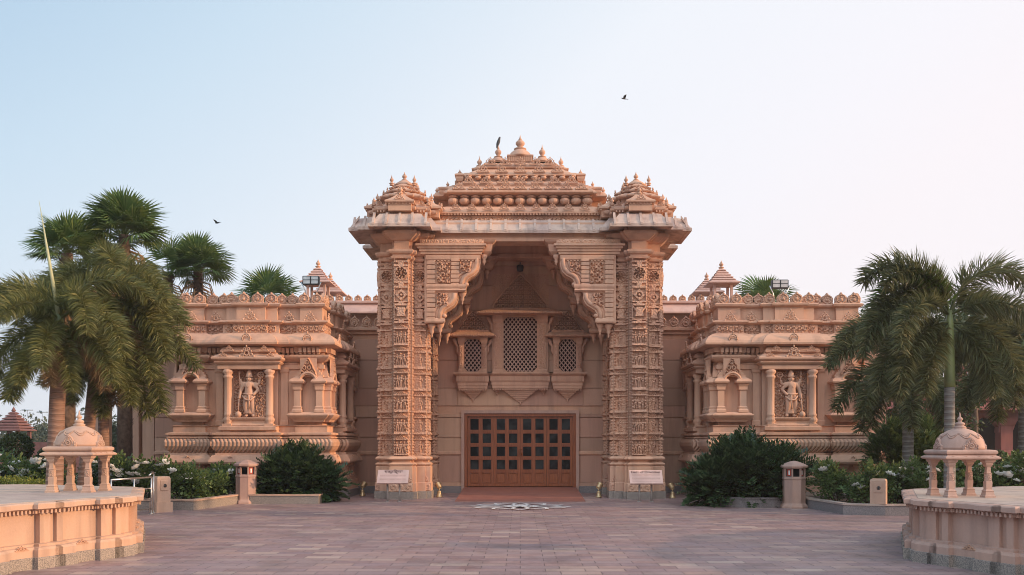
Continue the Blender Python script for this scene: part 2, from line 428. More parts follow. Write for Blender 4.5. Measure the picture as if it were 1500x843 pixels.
def shaft_fn(wd, zlo, seed, narrow=False):
    """whole carved face of the column shaft: figure tiers below, blocks above"""
    rg = random.Random(seed)
    T = .656
    def fn(u, v):
        h = np.zeros(u.shape); c = wd/2; uu = u-c; z = v+zlo
        for k in range(6):
            b = 1.30+k*T
            m = (z >= b) & (z < b+T); zz = z-b
            t = np.zeros(u.shape)
            t = np.where((zz < .05), .75, t)                                    # ledge
            fr = (np.abs(uu) > c-.055) & (zz >= .05) & (zz < .44)
            t = np.where(fr, .45+.25*np.sin(zz*70), t)                          # beaded side posts
            if narrow:
                t = np.maximum(t, np.where(zz < .44, fig(u, zz, c, .06, .36, rg.uniform(-.05, .05), k)*.8, 0))
            else:
                for dx in ((-.11, 0, .11) if wd > .42 else (-.05, .07)):
                    t = np.maximum(t, np.where(zz < .46, fig(u, zz, c+dx, .06, .34+rg.uniform(-.03, .03), rg.uniform(-.06, .06), rg.randint(0, 3))*.75, 0))
            t = np.where((zz >= .45) & (zz < .49), .9, t)                       # architrave
            tri = (zz >= .49) & (zz < .62) & (np.abs(uu) < (.62-zz)*1.5+.0)
            t = np.where(tri, .7+.3*np.sin(uu*110)*np.sin(zz*90), t)            # pediment
            cap = (zz >= .57) & (zz < .62) & (np.abs(np.abs(uu)-c*.62) < c*.33)
            t = np.where(cap, .15, t)
            t = np.where(zz >= .615, 1.0, t)
            h = np.where(m, t, h)
        b0 = 1.30+6*T
        def blk(b, e, kind):
            nonlocal h
            m = (z >= b) & (z < e); zz = z-b; H = e-b; t = np.zeros(u.shape)
            t = np.where((zz < .035) | (zz > H-.03), .85, t)
            cy = H/2; r = np.hypot(uu, (zz-cy)); a = np.arctan2(zz-cy, uu); rr = min(c, cy)
            if kind == 'pot':
                inb = (np.abs(uu) < c*.45+.25*c*np.abs((zz-cy)/cy)*np.where(zz < cy, 1, .3)) & (np.abs(zz-cy) < H*.33)
                t = np.where(inb, 1, t); t = np.maximum(t, seg(u, zz, c-.8*c, H*.83, c-.35*c, H*.5, .035)*.9); t = np.maximum(t, seg(u, zz, c+.8*c, H*.83, c+.35*c, H*.5, .035)*.9)
                t = np.where(np.abs(uu) > c-.03, .6, t)
            elif kind == 'ros':
                q = .5+.5*np.sin(8*a+r*40)*np.cos(r*60); t = np.where(r < rr*.9, sst(q, .3, .6), np.maximum(t, .55)); t = np.where(np.abs(r-rr*.82) < .018, .9, t)
            elif kind == 'dia':
                d = np.abs(uu)+np.abs(zz-cy); t = np.where(d < rr*.95, .7, np.where(np.maximum(abs(uu), abs(zz-cy)) < rr*.95, .15, .6)); t = np.where(r < rr*.35, .1, t); t = np.where(r < rr*.2, 1, t)
            else:
                t = np.where((np.abs(uu) > c*.35) & (np.abs(zz-cy) < H*.16), .1, .75)
            h = np.where(m, t, h)
        zt = b0
        for H, kd in ((.10, 'bar'), (.42, 'pot'), (.10, 'bar'), (.38, 'dia'), (.22, 'bar'), (.46, 'ros'), (.12, 'bar'), (.45, 'pot'), (.2, 'bar')):
            blk(zt, zt+H, kd); zt += H
        return np.clip(h, 0, 1)
    return fn
def ladder_fn(wd):
    def fn(u, v):
        t = np.where(np.mod(v, .164) < .035, .9, 0); c = wd/2
        z = np.mod(v, .164); t = np.maximum(t, el(u, z, c, .10, c*.7, .045)*.7); return t
    return fn
def loops_fn(p=.2, ht=.2):
    def fn(u, v):
        x = np.mod(u, p)-p/2; cy = ht*.5; r = np.hypot(x, v-cy); q = np.where(np.abs(r-p*.34) < p*.09, .9, 0); q = np.maximum(q, np.where(r < p*.15, .8, 0))
        q = np.maximum(q, np.where(np.abs(np.abs(x)-p/2) < p*.06, .7, 0)); q = np.where((v < ht*.08) | (v > ht*.92), 1, q); return q
    return fn
def diamond_fn(p, ht):
    def fn(u, v):
        x = np.abs(np.mod(u, p)-p/2)/(p/2); y = np.abs(v-ht/2)/(ht/2); q = np.where(x+y < .85, .7, 0); q = np.where(x+y < .4, .2, q); return np.where(y > .9, .8, q)
    return fn
def tri_scroll(u, v):
    """pierced triangular pediment"""
    W, H = u.max(), v.max(); x = np.abs(u-W/2)/(W/2); y = v/H
    edge = 1-np.power(y, 1.25)*1.0; inside = x < edge*1.0
    cell = .15; i = np.floor(u/cell+.5*np.mod(np.floor(v/cell), 2)); cx = np.mod(u/cell+.5*np.mod(np.floor(v/cell), 2), 1)-.5; cy = np.mod(v/cell, 1)-.5
    r = np.hypot(cx, cy); q = np.where((r > .22) & (r < .44), 1., .1); q = np.where(r < .09, .9, q)
    q = np.where(np.abs(x-edge) < .06, 1, q)
    return np.where(inside, q*.85+.15, 0)

# ------------------------------------------------------------------ small stone ornaments
def merlon_mb(w=.36, h=.36, t=.10):
    m = MB(); ol = []
    for k in range(13):
        a = math.pi*(1.0-k/12)      # from left over the top to right
        rx = w*.48; x = rx*math.cos(a); z = h*.42+h*.42*math.sin(a)
        ol.append((x, z))
    ol[6] = (0, h*1.02); ol[5] = (-w*.13, h*.83); ol[7] = (w*.13, h*.83)
    ol = [(-w*.48, h*.2), (-w*.36, 0)][:0]+ol
    out = [(w*.36, 0), (w*.47, h*.22)]+list(reversed(ol))+[(-w*.47, h*.22), (-w*.36, 0)]
    m.prism(list(reversed(out))[::-1], -t/2, t/2)
    m.ring((0, -t/2, h*.42), w*.36, w*.07, 14, 4)
    m.ell((0, -t/2, h*.36), (w*.16, .04, h*.16), 8, 5); m.ell((0, -t/2, h*.58), (w*.09, .035, h*.09), 6, 4)
    m.ell((0, -t/2, h*.86), (w*.07, .03, h*.09), 6, 4)
    m.box(-w*.5, w*.5, -t*.4, t*.4, 0, h*.16)
    return m
merlon = Proto(merlon_mb(), 'merlon', 'carved')
def palmette_mb(w=.42, h=.30):
    """pierced fan ornament standing on a cornice"""
    m = MB(); t = .055
    m.ring((0, 0, h*.36), w*.13, w*.045, 12, 4)
    for s in (-1, 1):
        m.ring((s*w*.25, 0, h*.22), w*.09, w*.04, 10, 4); m.ring((s*w*.11, 0, h*.66), w*.065, w*.035, 10, 4)
        m.ell((s*w*.41, 0, h*.12), (w*.09, t*.6, h*.12), 6, 4); m.ell((s*w*.27, 0, h*.5), (w*.06, t*.6, h*.10), 6, 4)
    m.ell((0, 0, h*.88), (w*.05, t*.6, h*.13), 6, 4)
    m.box(-w*.46, w*.46, -t*.5, t*.5, 0, h*.07)
    return m
palmette = Proto(palmette_mb(), 'gable_ornament', 'stone')
def kudu_mb(w=.42, h=.32):
    """horseshoe arch ornament on the curved eave"""
    m = MB(); pts = [(w*.27*math.cos(a), -.02, h*.40+h*.42*math.sin(a)) for a in [math.pi*(-.25+1.5*k/14) for k in range(15)]]
    m.tube(pts, w*.055, 5); m.tube([(x*.62, y, h*.38+(z-h*.40)*.62) for x, y, z in pts], w*.03, 4)
    m.ell((0, -.02, h*.98), (w*.06, .03, h*.14), 6, 4)
    for s in (-1, 1): m.ell((s*w*.36, -.01, h*.14), (w*.13, .03, h*.13), 8, 5); m.ell((s*w*.33, -.01, h*.4), (w*.05, .02, h*.1), 6, 4)
    return m
kudu = Proto(kudu_mb(), 'arch_ornament', 'carved')
def finial_mb(h=.5, r=.12, n=14):
    m = MB(); m.lathe([(r*1.0, 0), (r*1.05, h*.05), (r*.75, h*.10), (r*1.15, h*.15), (r*1.25, h*.20), (r*.8, h*.27), (r*.45, h*.31), (r*.5, h*.36), (r*.85, h*.44), (r*.98, h*.54), (r*.85, h*.64), (r*.35, h*.70), (r*.5, h*.73), (r*.28, h*.80), (r*.22, h*.88), (.004, h)], n)
    return m
finial = Proto(finial_mb(), 'finial', 'stone')
def urn_mb(w=.30, h=.26):
    m = MB(); r = w/2
    m.lathe([(r*.62, 0), (r*.66, h*.06), (r*.86, h*.12), (r*1.0, h*.30), (r*1.0, h*.50), (r*.86, h*.60), (r*.5, h*.64), (r*.46, h*.72), (r*.9, h*.78), (r*.94, h*.88), (r*.6, h*.92), (r*.6, h)], 32, rib=.055, ribn=12)
    return m
urn = Proto(urn_mb(), 'urn', 'stone')
small_urn = Proto(urn_mb(.19, .14), 'small_urn', 'stone')

# ------------------------------------------------------------------ ground
GZ = 0.0
g = MB(); g.add([(-325, -58, -.02), (325, -58, -.02), (325, 415, -.02), (-325, 415, -.02)], [(0, 1, 2, 3)])
tag(g.build('ground', 'ground'), kind='structure')
g = MB(); g.add([(-16, -14, 0), (16, -14, 0), (16, 30.5, 0), (-16, 30.5, 0)], [(0, 1, 2, 3)])
tag(g.build('plaza', 'pave'), kind='structure')

# ------------------------------------------------------------------ gallery wall with door and windows
WY = 29.6
wall = empty('gallery_wall', (0, WY, 0)); tag(wall, 'long pink stone block wall behind the gate with carved windows and a wooden door', 'wall')
def zy(y, Y=WY): return PZ(y, Y)
b = MB()
# backing core with door opening
DW = 1.86; DH = zy(606); SILL = .20
b.box(-12.2, -DW, WY+.05, WY+.9, 0, 5.6); b.box(DW, 12.2, WY+.05, WY+.9, 0, 5.6); b.box(-DW, DW, WY+.05, WY+.9, DH, 8.4)
b.box(-4.0, -DW, WY+.05, WY+.9, 5.6, 8.4); b.box(DW, 4.0, WY+.05, WY+.9, 5.6, 8.4)
b.build('core', 'stone', wall, world=True)
b = MB()
lv = [.22, zy(707), zy(664)-.02, zy(641), zy(612), zy(595), zy(569), zy(528), zy(497), zy(455), zy(419), zy(390), 8.3]
def wb(x0, x1, z0, z1, y=WY):
    g_ = .010; b.stack(rect(x0+g_, x1-g_, y, WY+.08), [(-.006, z0+g_), (0, z0+g_+.006), (0, z1-g_-.006), (-.006, z1-g_)])
for side in (-1, 1):
    for i in range(len(lv)-1):
        z0, z1 = lv[i], lv[i+1]
        if z1 > 5.55:
            xs = [DW+.0, 4.0] if z0 > DH else [DW, 4.0]
            xs = [0.0, 1.6, 4.0] if i % 2 else [0.0, 2.6, 4.0]
        elif z0 >= DH-.05: xs = [0.0, 2.1, 3.1, 5.9, 8.6, 10.6, 12.2] if i % 2 else [0.0, 1.35, 3.5, 5.4, 9.4, 12.2]
        else: xs = [DW+.10, 3.2, 4.6, 6.8, 9.2, 12.2] if i % 2 else [DW+.10, 3.2, 5.5, 7.9, 10.5, 12.2]
        for k in range(len(xs)-1):
            a, c = xs[k], xs[k+1]; zt = z1
            if z0 < DH < z1 and a < DW+.15:
                wb(side*max(a, DW+.1) if side > 0 else -c, c if side > 0 else -max(a, DW+.1), z0, DH)
                continue
            if side > 0: wb(a, c, z0, min(zt, 8.3))
            else: wb(-c, -a, z0, min(zt, 8.3))
b.build('stone_block', 'wall', wall, world=True)
b = MB()
for s in (-1, 1):
    x0, x1 = (DW+.02, 12.2) if s > 0 else (-12.2, -DW-.02)
    zc = zy(664)
    b.stack(rect(x0, x1, WY-.05, WY+.03), [(-.02, zc-.06), (0, zc-.04), (0, zc+.03), (-.03, zc+.07)])
    b.stack(rect(x0, x1, WY-.03, WY+.03), [(0, .2), (0, zy(707)-.02), (-.02, zy(707))])
b.build('base_moulding', 'stone', wall, world=True)
b = MB()
for s in (-1, 1):
    x0, x1 = (DW+.02, 12.2) if s > 0 else (-12.2, -DW-.02)
    b.box(x0, x1, WY-.06, WY+.02, 0, .23)
b.build('granite_base', 'granite_grey', wall, world=True)
b = MB()
for s in (-1, 1):
    b.stack(rect(*sorted((s*3.9, s*12.2)), WY-.14, WY+.7), [(-.1, 5.30), (-.1, 5.36), (.02, 5.42), (.02, 5.5), (-.04, 5.55)])
b.build('coping', 'stone', wall, world=True)
x = 4.3
while x < 12.1:
    for s in (-1, 1): merlon.put(wall, (s*x, -.1, 5.52), 0, (.95, 1, 1.05))
    x += .40
# door
dr = MB(); fr = .10
dr.box(-DW-.0, -DW+fr, WY-.05, WY+.12, SILL, DH); dr.box(DW-fr, DW, WY-.05, WY+.12, SILL, DH); dr.box(-DW+fr, DW-fr, WY-.05, WY+.12, DH-.10, DH)
door = dr.build('door', 'wood', wall, world=True)
b = MB(); b.box(-DW-.10, -DW, WY-.1, WY+.1, 0, DH+.10); b.box(DW, DW+.10, WY-.1, WY+.1, 0, DH+.10); b.box(-DW, DW, WY-.1, WY+.1, DH, DH+.10)
b.build('door_surround', 'pinkcream', wall, world=True)
b = MB(); b.box(-DW, DW, WY+.3, WY+.4, 0, DH); b.build('door_shade_panel', 'dark', wall, world=True)  # black slab behind the door, painted shade in place of a hall
LW = (2*DW-2*fr)/4
for k in range(4):
    x0 = -DW+fr+k*LW+.004; x1 = x0+LW-.008; z0 = SILL+.02; z1 = DH-.105
    m = MB(); gl = MB(); st = .075; yf = WY+.02; yb = WY+.075
    mid = (x0+x1)/2; rows = [z0+.50+j*(z1-z0-.56)/4 for j in range(5)]
    for xa, xb in ((x0, x0+st), (mid-.05, mid+.05), (x1-st, x1)): m.box(xa, xb, yf, yb, z0, z1)
    for xa, xb in ((x0+st, mid-.05), (mid+.05, x1-st)):
        m.box(xa, xb, yf+.003, yb-.003, z0, z0+.07); m.box(xa, xb, yf+.003, yb-.003, z1-.06, z1)
        m.box(xa, xb, yf+.046, yb-.004, z0+.07, rows[0]-.045)
        m.stack(rect(xa+.035, xb-.035, yf+.022, yf+.05), [(-.02, z0+.11), (0, z0+.12), (0, rows[0]-.09), (-.012, rows[0]-.08)])
        for r in rows[:4]:
            m.box(xa, xb, yf+.003, yb-.003, r-.045, r+.045)
        for j in range(4):
            za, zb = rows[j]+.045, (rows[j+1]-.045 if j < 3 else z1-.06)
            m.box(xa, xa+.018, yf+.018, yb-.01, za, zb); m.box(xb-.018, xb, yf+.018, yb-.01, za, zb)
            m.box(xa+.018, xb-.018, yf+.018, yb-.01, za, za+.018); m.box(xa+.018, xb-.018, yf+.018, yb-.01, zb-.018, zb)
            gl.box(xa, xb, yf+.036, yf+.042, za, zb)
    if k in (1, 2): m.tube([((x1-.035 if k == 1 else x0+.035), yf-.03, z0+1.0), ((x1-.035 if k == 1 else x0+.035), yf-.03, z0+1.25)], .012, 6)
    m.build('door_leaf', 'wood', door, world=True); gl.build('glass_panes', 'glass', door, world=True)
# red sloping ramp
rm = MB(); rw = 1.86
rm.add([(-rw, 25.2, .006), (rw, 25.2, .006), (rw, WY-.05, .20), (-rw, WY-.05, .20), (-rw, 25.2, -.01), (rw, 25.2, -.01), (rw, WY-.05, -.01), (-rw, WY-.05, -.01)], [(0, 1, 2, 3), (0, 4, 5, 1), (1, 5, 6, 2), (0, 3, 7, 4)])
rm.box(-rw, rw, WY-.05, WY+.3, 0, .2)
tag(rm.build('ramp', 'ramp'), 'red stone ramp sloping up to the wooden door', 'ramp')

# lattice windows
def lattice(m, x0, x1, z0, z1, y, p, t, clip):
    """diagonal bars in the rectangle, corners cut by clip"""
    xm, W, H = (x0+x1)/2, x1-x0, z1-z0
    def seg_clip(px, pz, dx, dz):
        lo, hi = -1e9, 1e9
        cons = [(1, 0, x0), (-1, 0, -x1), (0, 1, z0), (0, -1, -z1), (1, 1, x0+z0+clip), (-1, 1, -x1+z0+clip), (1, -1, x0-z1+clip), (-1, -1, -x1-z1+clip)]
        for a, c, d in cons:
            den = a*dx+c*dz; num = d-(a*px+c*pz)
            if abs(den) < 1e-9:
                if num > 0: return None
            elif den > 0: lo = max(lo, num/den)
            else: hi = min(hi, num/den)
        return (lo, hi) if hi-lo > .02 else None
    kf = 1.25
    for s in (-1, 1):
        k = -40
        while k < 40:
            px, pz = xm+k*p, (z0+z1)/2; dx, dz = 1, s*kf; L = math.hypot(dx, dz); dx /= L; dz /= L
            r = seg_clip(px, pz, dx, dz)
            if r:
                a, c = r; nx, nz = -dz*t/2, dx*t/2; ya = y+(.004 if s > 0 else 0)
                P = [(px+a*dx+nx, pz+a*dz+nz), (px+a*dx-nx, pz+a*dz-nz), (px+c*dx-nx, pz+c*dz-nz), (px+c*dx+nx, pz+c*dz+nz)]
                if s < 0: pass
                vs = [(q[0], ya, q[1]) for q in P]+[(q[0], ya+.04, q[1]) for q in P]
                m.add(vs, [(0, 1, 2, 3), (7, 6, 5, 4), (0, 4, 5, 1), (1, 5, 6, 2), (2, 6, 7, 3), (3, 7, 4, 0)])
            k += 1
def jharokha(cx, hw, zb, zt, zcorb, big):
    """frame half width hw, glazed zone zb..zt"""
    P = .22; y0 = WY-P
    iw = hw*.60
    m = MB(); m.box(cx-hw, cx-iw, y0+.02, WY+.0, zb, zt); m.box(cx+iw, cx+hw, y0+.02, WY, zb, zt); m.box(cx-iw, cx+iw, y0+.04, WY, zt-.04, zt)
    m.box(cx-iw, cx+iw, y0+.04, WY, zb, zb+.04)
    for s in (-1, 1):
        xc = cx+s*(hw+iw)/2; pw = (hw-iw)*.36
        m.stack(rect(xc-pw, xc+pw, y0-.03, y0+.03), [(.03, zb), (.03, zb+.08), (0, zb+.12), (0, zt-.25), (.03, zt-.2), (.05, zt-.12), (.05, zt)])
        m.relief((xc-pw*.9, y0-.032, zb+.14), (1, 0, 0), (0, 0, 1), (0, -1, 0), pw*1.8, zt-zb-.42, scroll_fn(.1, 3), .02, .02)
        # side bracket under the hood
        xb = cx+s*hw
        pts = [(xb, y0+.08, zt-.55), (xb+s*.05, y0+.06, zt-.42), (xb+s*.03, y0+.05, zt-.30), (xb+s*.10, y0+.04, zt-.18), (xb+s*.16, y0+.02, zt-.04)]
        m.tube(pts, [.035, .05, .04, .06, .05], 6); m.ell((xb+s*.09, y0+.04, zt-.15), (.05, .05, .09))
    fr = m.build('window', 'stone', wall, world=True)
    lt = MB(); lattice(lt, cx-iw+.001, cx+iw-.001, zb+.03, zt-.03, y0+.06, .132, .034, .14 if not big else .16)
    # rim
    lt.build('lattice', 'pinkcream', fr, world=True)
    cl = .14
    rim = MB(); 
    for sx_ in (-1, 1):
        for sz_ in (-1, 1):
            zc = zt-.03 if sz_ > 0 else zb+.03; xx = cx+sx_*iw
            tri = [(xx, zc), (xx-sx_*(cl+.0), zc), (xx, zc-sz_*(cl+.0))]
            if sx_*sz_ > 0: tri = tri[::1]
            else: tri = tri[::-1]
            rim.prism(tri, y0+.05, y0+.12)
    rim.build('spandrel', 'stone', fr, world=True)
    d = MB(); d.box(cx-iw, cx+iw, WY-.04, WY-.02, zb, zt); d.build('window_shade_panel', 'dark', fr, world=True)  # black sheet behind the lattice, the shade in its holes painted
    # hood and pierced pediment
    h = MB(); ov = hw*.42+.06
    h.stack(rect(cx-hw-.02, cx+hw+.02, y0-.02, WY), [(ov*.3, zt), (ov, zt+.02), (ov+.02, zt+.06), (ov*.9, zt+.09), (ov*.35, zt+.17), (.03, zt+.20), (.05, zt+.24), (0, zt+.26)])
    hh = 1.0*hw*1.15+.12; ww = hw*2.0+.06
    ol = [(cx-ww/2, zt+.25), (cx+ww/2, zt+.25), (cx+ww*.37, zt+.25+hh*.30), (cx+ww*.22, zt+.25+hh*.60), (cx+.05, zt+.25+hh*.97), (cx, zt+.25+hh), (cx-.05, zt+.25+hh*.97), (cx-ww*.22, zt+.25+hh*.60), (cx-ww*.37, zt+.25+hh*.30)]
    h.prism(ol, WY-.03, WY)
    h.relief((cx-ww/2, WY-.002, zt+.25), (1, 0, 0), (0, 0, 1), (0, -1, 0), ww, hh, tri_scroll, .013, .17)
    # faces of the relief outside the triangle sink into the wall plane
    h.build('hood', 'carved', fr, world=True)
    # balcony tray: ribbed box, drip edge, tapering corbels
    c = MB(); z1 = zb
    c.stack(rect(cx-hw-.05, cx+hw+.05, y0-.04, WY), [(-.08, zcorb), (-.04, zcorb+.02), (-.04, zcorb+.10), (-.02, zcorb+.12), (-.02, zcorb+.20), (.02, zcorb+.26), (.02, z1-.12), (.10, z1-.06), (.12, z1-.03), (.12, z1)])
    nx = int(hw*2/.075)
    for i in range(nx):
        xx = cx-hw+(i+.5)*2*hw/nx; c.box(xx-.017, xx+.017, y0-.085, y0-.05, zcorb+.28, z1-.14)
        c.box(xx-.02, xx+.02, y0-.06, y0+.02, zcorb-.05, zcorb+.0)
    def cone(xc, w0, H, n):
        for i in range(n):
            f = 1-i/n; c.stack(rect(xc-w0*f, xc+w0*f, WY-.20*f-.02, WY), [(-.02, zcorb-(i+1)*H/n), (0, zcorb-(i+.5)*H/n), (0, zcorb-i*H/n-.003)])
        c.lathe([(.0, -H-.08), (.03, -H-.04), (.02, -H+.01)], 8, (xc, WY-.05, zcorb))
    if big: cone(cx, hw*.62, .46, 7); cone(cx-hw*.84, .14, .14, 3); cone(cx+hw*.84, .14, .14, 3)
    else: cone(cx, hw*.72, .34, 6)
    c.build('sill', 'stone', fr, world=True)
jharokha(0, .92, zy(547), zy(464), zy(570), True)
jharokha(PX(693, WY), .47, zy(547), zy(496), zy(571), False)
jharokha(-PX(693, WY), .47, zy(547), zy(496), zy(571), False)

# ------------------------------------------------------------------ the gate
gate = empty('entrance_gate', (0, 27, 0)); tag(gate, 'tall carved pink sandstone gateway with tiered roof, corner turrets and stepped bracket arch', 'gateway')
CXg = 3.52
def plus(a=.22, b=.30, r=.70, s=.55):
    return quad_sym([(a, -r), (a, -s), (b, -s), (b, -b), (s, -b), (s, -a), (r, -a)])
def column(x, y, name='column'):
    """one carved column; shaft mesh, pedestal and capital as sub-parts"""
    P = plus(); zt = 7.15
    c = MB(); c.stack(P, [(-.01, 1.25), (-.01, zt)])
    for sgn, (ux, uy), (nx, ny) in ((1, (1, 0), (0, -1)), (1, (0, 1), (1, 0)), (1, (0, -1), (-1, 0))):
        # centre face
        o = Vector((nx*.70-ux*.22, ny*.70-uy*.22, 1.27)); c.relief(o, (ux, uy, 0), (0, 0, 1), (nx, ny, 0), .44, zt-1.27, shaft_fn(.44, 1.27, 5), .0145, .12)
    for s in (-1, 1):
        # flank faces looking at the plaza
        xa = .30 if s > 0 else -.70
        c.relief((xa, -.225, 1.27), (1, 0, 0), (0, 0, 1), (0, -1, 0), .40, zt-1.27, shaft_fn(.40, 1.27, 9 if s > 0 else 11, True), .0145, .12)
        xa = .22 if s > 0 else -.55
        c.relief((s*.30+(-.0 if s > 0 else 0), -.55 if s > 0 else -.30, 1.27), (0, 1 if s > 0 else -1, 0), (0, 0, 1), (s, 0, 0), .25, zt-1.27, ladder_fn(.25), .016, .05)
        c.relief((s*.22, -.70 if s > 0 else -.55, 1.27), (0, 1 if s > 0 else -1, 0), (0, 0, 1), (s, 0, 0), .15, zt-1.27, ladder_fn(.15), .016, .05)
    return c
col_mb = column(0, 0)
colP = Proto(col_mb, 'column', 'carved')
Pb = plus(.24, .32, .72, .57)
pd = MB()
pd.stack(Pb, [(.12, .22), (.12, .47), (.10, .49), (.10, .95), (.07, .98), (.10, 1.00), (.12, 1.04), (.06, 1.08), (.02, 1.10), (.02, 1.14), (.09, 1.16), (.12, 1.20), (.08, 1.25), (.0, 1.29)])
for s in (-1, 1):
    pd.relief((.44-.02 if s > 0 else -.84+.02, -.362, .23), (1, 0, 0), (0, 0, 1), (0, -1, 0), .42, .23, scroll_fn(.2, 4), .018, .02)
pd.relief((-.35, -.842, .23), (1, 0, 0), (0, 0, 1), (0, -1, 0), .70, .23, scroll_fn(.23, 4), .018, .02)
for x0, yy in ((-.33, -.822), (.40, -.342), (-.78, -.342)):
    pd.relief((x0, yy, .50), (1, 0, 0), (0, 0, 1), (0, -1, 0), .62 if x0 == -.33 else .40, .34,
              lambda u, v: np.where(v < u.max()*.15+.12*np.sin(u*15)**2+.35*np.exp(-((u-u.max()*.5)/.09)**2)*v.max(), scroll_fn(.09, 2)(u, v), 0), .016, .02)
pedP = Proto(pd, 'pedestal', 'stone')
pg = MB(); pg.stack(Pb, [(.14, 0), (.14, .22), (.12, .225)]); pgP = Proto(pg, 'granite_foot', 'granite')
cp = MB()
cp.stack(plus(.24, .32, .72, .57), [(0, 7.10), (.05, 7.13), (.07, 7.18), (.02, 7.20), (.02, 7.25), (.09, 7.28), (.12, 7.33), (.12, 7.38), (.03, 7.41), (-.02, 7.43), (-.02, 7.66), (.05, 7.68), (.12, 7.74), (.22, 7.82), (.24, 7.88), (.24, 7.92), (.1, 7.95), (.1, 8.2)])
cpP = Proto(cp, 'capital', 'stone')
for y in (27.0, 29.2):
    for s in (-1, 1):
        c = colP.put(gate, (s*CXg, y-27, 0)); c.scale.x = s
        pedP.put(c, (0, 0, 0)); pgP.put(c, (0, 0, 0)); cpP.put(c, (0, 0, 0))
# bracket arch (one side, drawn for the left, copied with scale -1)
def bracket(Yb, name):
    YR = 26.55
    X = lambda px: (px-CX)*YR/F; Z = lambda py: EYE+(HY-py)*YR/F
    ol_px = [(622, 374), (704, 374), (704, 385), (703, 392), (700, 399), (695, 404), (689, 407), (685, 410), (683, 414), (682, 420), (682, 428), (671, 428), (670, 431),
             (670, 437), (668, 443), (664, 448), (658, 452), (653, 455), (650, 460), (649, 466), (649, 474), (622, 474)]
    ol = [(X(a), Z(c)) for a, c in ol_px][::-1]
    m = MB(); m.prism(ol, Yb-.10, Yb+.38)
    yF = Yb-.10
    # roll mouldings following the two cusps
    m1 = [(699, 376), (699, 386), (697, 394), (692, 400), (685, 403), (680, 407), (677, 413), (676, 426)]
    m2 = [(666, 430), (665, 438), (661, 444), (654, 448), (648, 452), (645, 458), (644, 472)]
    for path in (m1, m2):
        m.tube([(X(a), yF, Z(c)) for a, c in path], .075, 6); m.tube([(X(a)-.16, yF, Z(c)+.05) for a, c in path[1:]], .045, 5)
        ex, ez = path[-1]; m.ell((X(ex)+.14, yF+.05, Z(ez-9)), (.08, .1, .07))
    # posts of stacked rings
    def post(px0, px1, y0, y1, n):
        for i in range(n):
            za = Z(y1)+(Z(y0)-Z(y1))*i/n; zb = Z(y1)+(Z(y0)-Z(y1))*(i+1)/n
            m.stack(rect(X(px0), X(px1), yF-.05, yF+.02), [(0, za), (.018, za+.015), (.018, zb-.03), (0, zb-.012)])
    post(627, 637, 382, 472, 13); post(662, 672, 378, 427, 8)
    m.stack(rect(X(626), X(702), yF-.04, yF+.02), [(0, Z(382)), (.02, Z(381)), (.03, Z(377)), (.03, Z(375))])
    m.stack(rect(X(626), X(682), yF-.06, yF+.02), [(-.02, Z(428)), (.02, Z(426)), (0, Z(424)), (.03, Z(421)), (.03, Z(418)), (0, Z(417))])
    m.stack(rect(X(626), X(651), yF-.05, yF+.02), [(0, Z(474)), (.03, Z(472)), (.02, Z(468)), (0, Z(467))])
    m.relief((X(640), yF-.004, Z(416)), (1, 0, 0), (0, 0, 1), (0, -1, 0), X(660)-X(640), Z(384)-Z(416), scroll_fn(.15, 8, 1.7), .013, .10)
    m.relief((X(640), yF-.004, Z(450)), (1, 0, 0), (0, 0, 1), (0, -1, 0), X(657)-X(640), Z(430)-Z(450), scroll_fn(.15, 8, 1.7), .013, .10)
    m.relief((X(674), yF-.004, Z(400)), (1, 0, 0), (0, 0, 1), (0, -1, 0), X(690)-X(674), Z(384)-Z(400), scroll_fn(.15, 8, 1.7), .013, .10)
    n = 14
    for i in range(n):
        xx = X(630)+(X(700)-X(630))*(i+.5)/n; m.box(xx-.03, xx+.03, yF-.05, yF, Z(383.5), Z(382))
    # drops
    for px_, py_, r in ((677, 428, .10), (644.5, 474, .10), (632, 474, .12)):
        m.lathe([(.0, -.36*r/.1), (.25*r, -.30*r/.1), (.2*r, -.26*r/.1), (.6*r, -.2*r/.1), (.5*r, -.14*r/.1), (.95*r, -.09*r/.1), (1.1*r, -.03*r/.1), (r, 0)], 10, (X(px_), Yb+.06, Z(py_)))
    # entablature over the bracket, corbelled at its end
    x0, x1 = X(618), X(719)
    zt = Z(352)
    m.stack(rect(x0, x1-.30, Yb-.12, Yb+.45), [(0, Z(374)), (.03, Z(373)), (.03, Z(370)), (.07, Z(369)), (.07, Z(366)), (.12, Z(365)), (.12, Z(362.5)), (.17, Z(362)), (.17, Z(359)), (.05, Z(358)), (.05, zt)])
    m.relief((x0, Yb-.175, Z(358)), (1, 0, 0), (0, 0, 1), (0, -1, 0), x1-x0-.2, Z(352)-Z(358), scroll_fn(.13, 5), .02, .02)
    m.stack(rect(x1-.30, x1+.02, Yb-.05, Yb+.40), [(-.10, Z(372)), (-.02, Z(368)), (0, Z(364)), (.02, Z(360)), (.02, Z(358)), (.10, Z(355)), (.14, zt)])
    m.lathe([(0, -.32), (.03, -.26), (.06, -.2), (.04, -.15), (.09, -.08), (.1, 0)], 10, (X(709), Yb+.02, Z(373)))
    return m.build(name, 'stone', gate, world=True)
b1 = bracket(26.62, 'bracket'); b2 = bracket(28.95, 'bracket')
for b_ in (b1, b2):
    c = inst(b_, gate, (0, 0, 0)); c.scale.x = -1
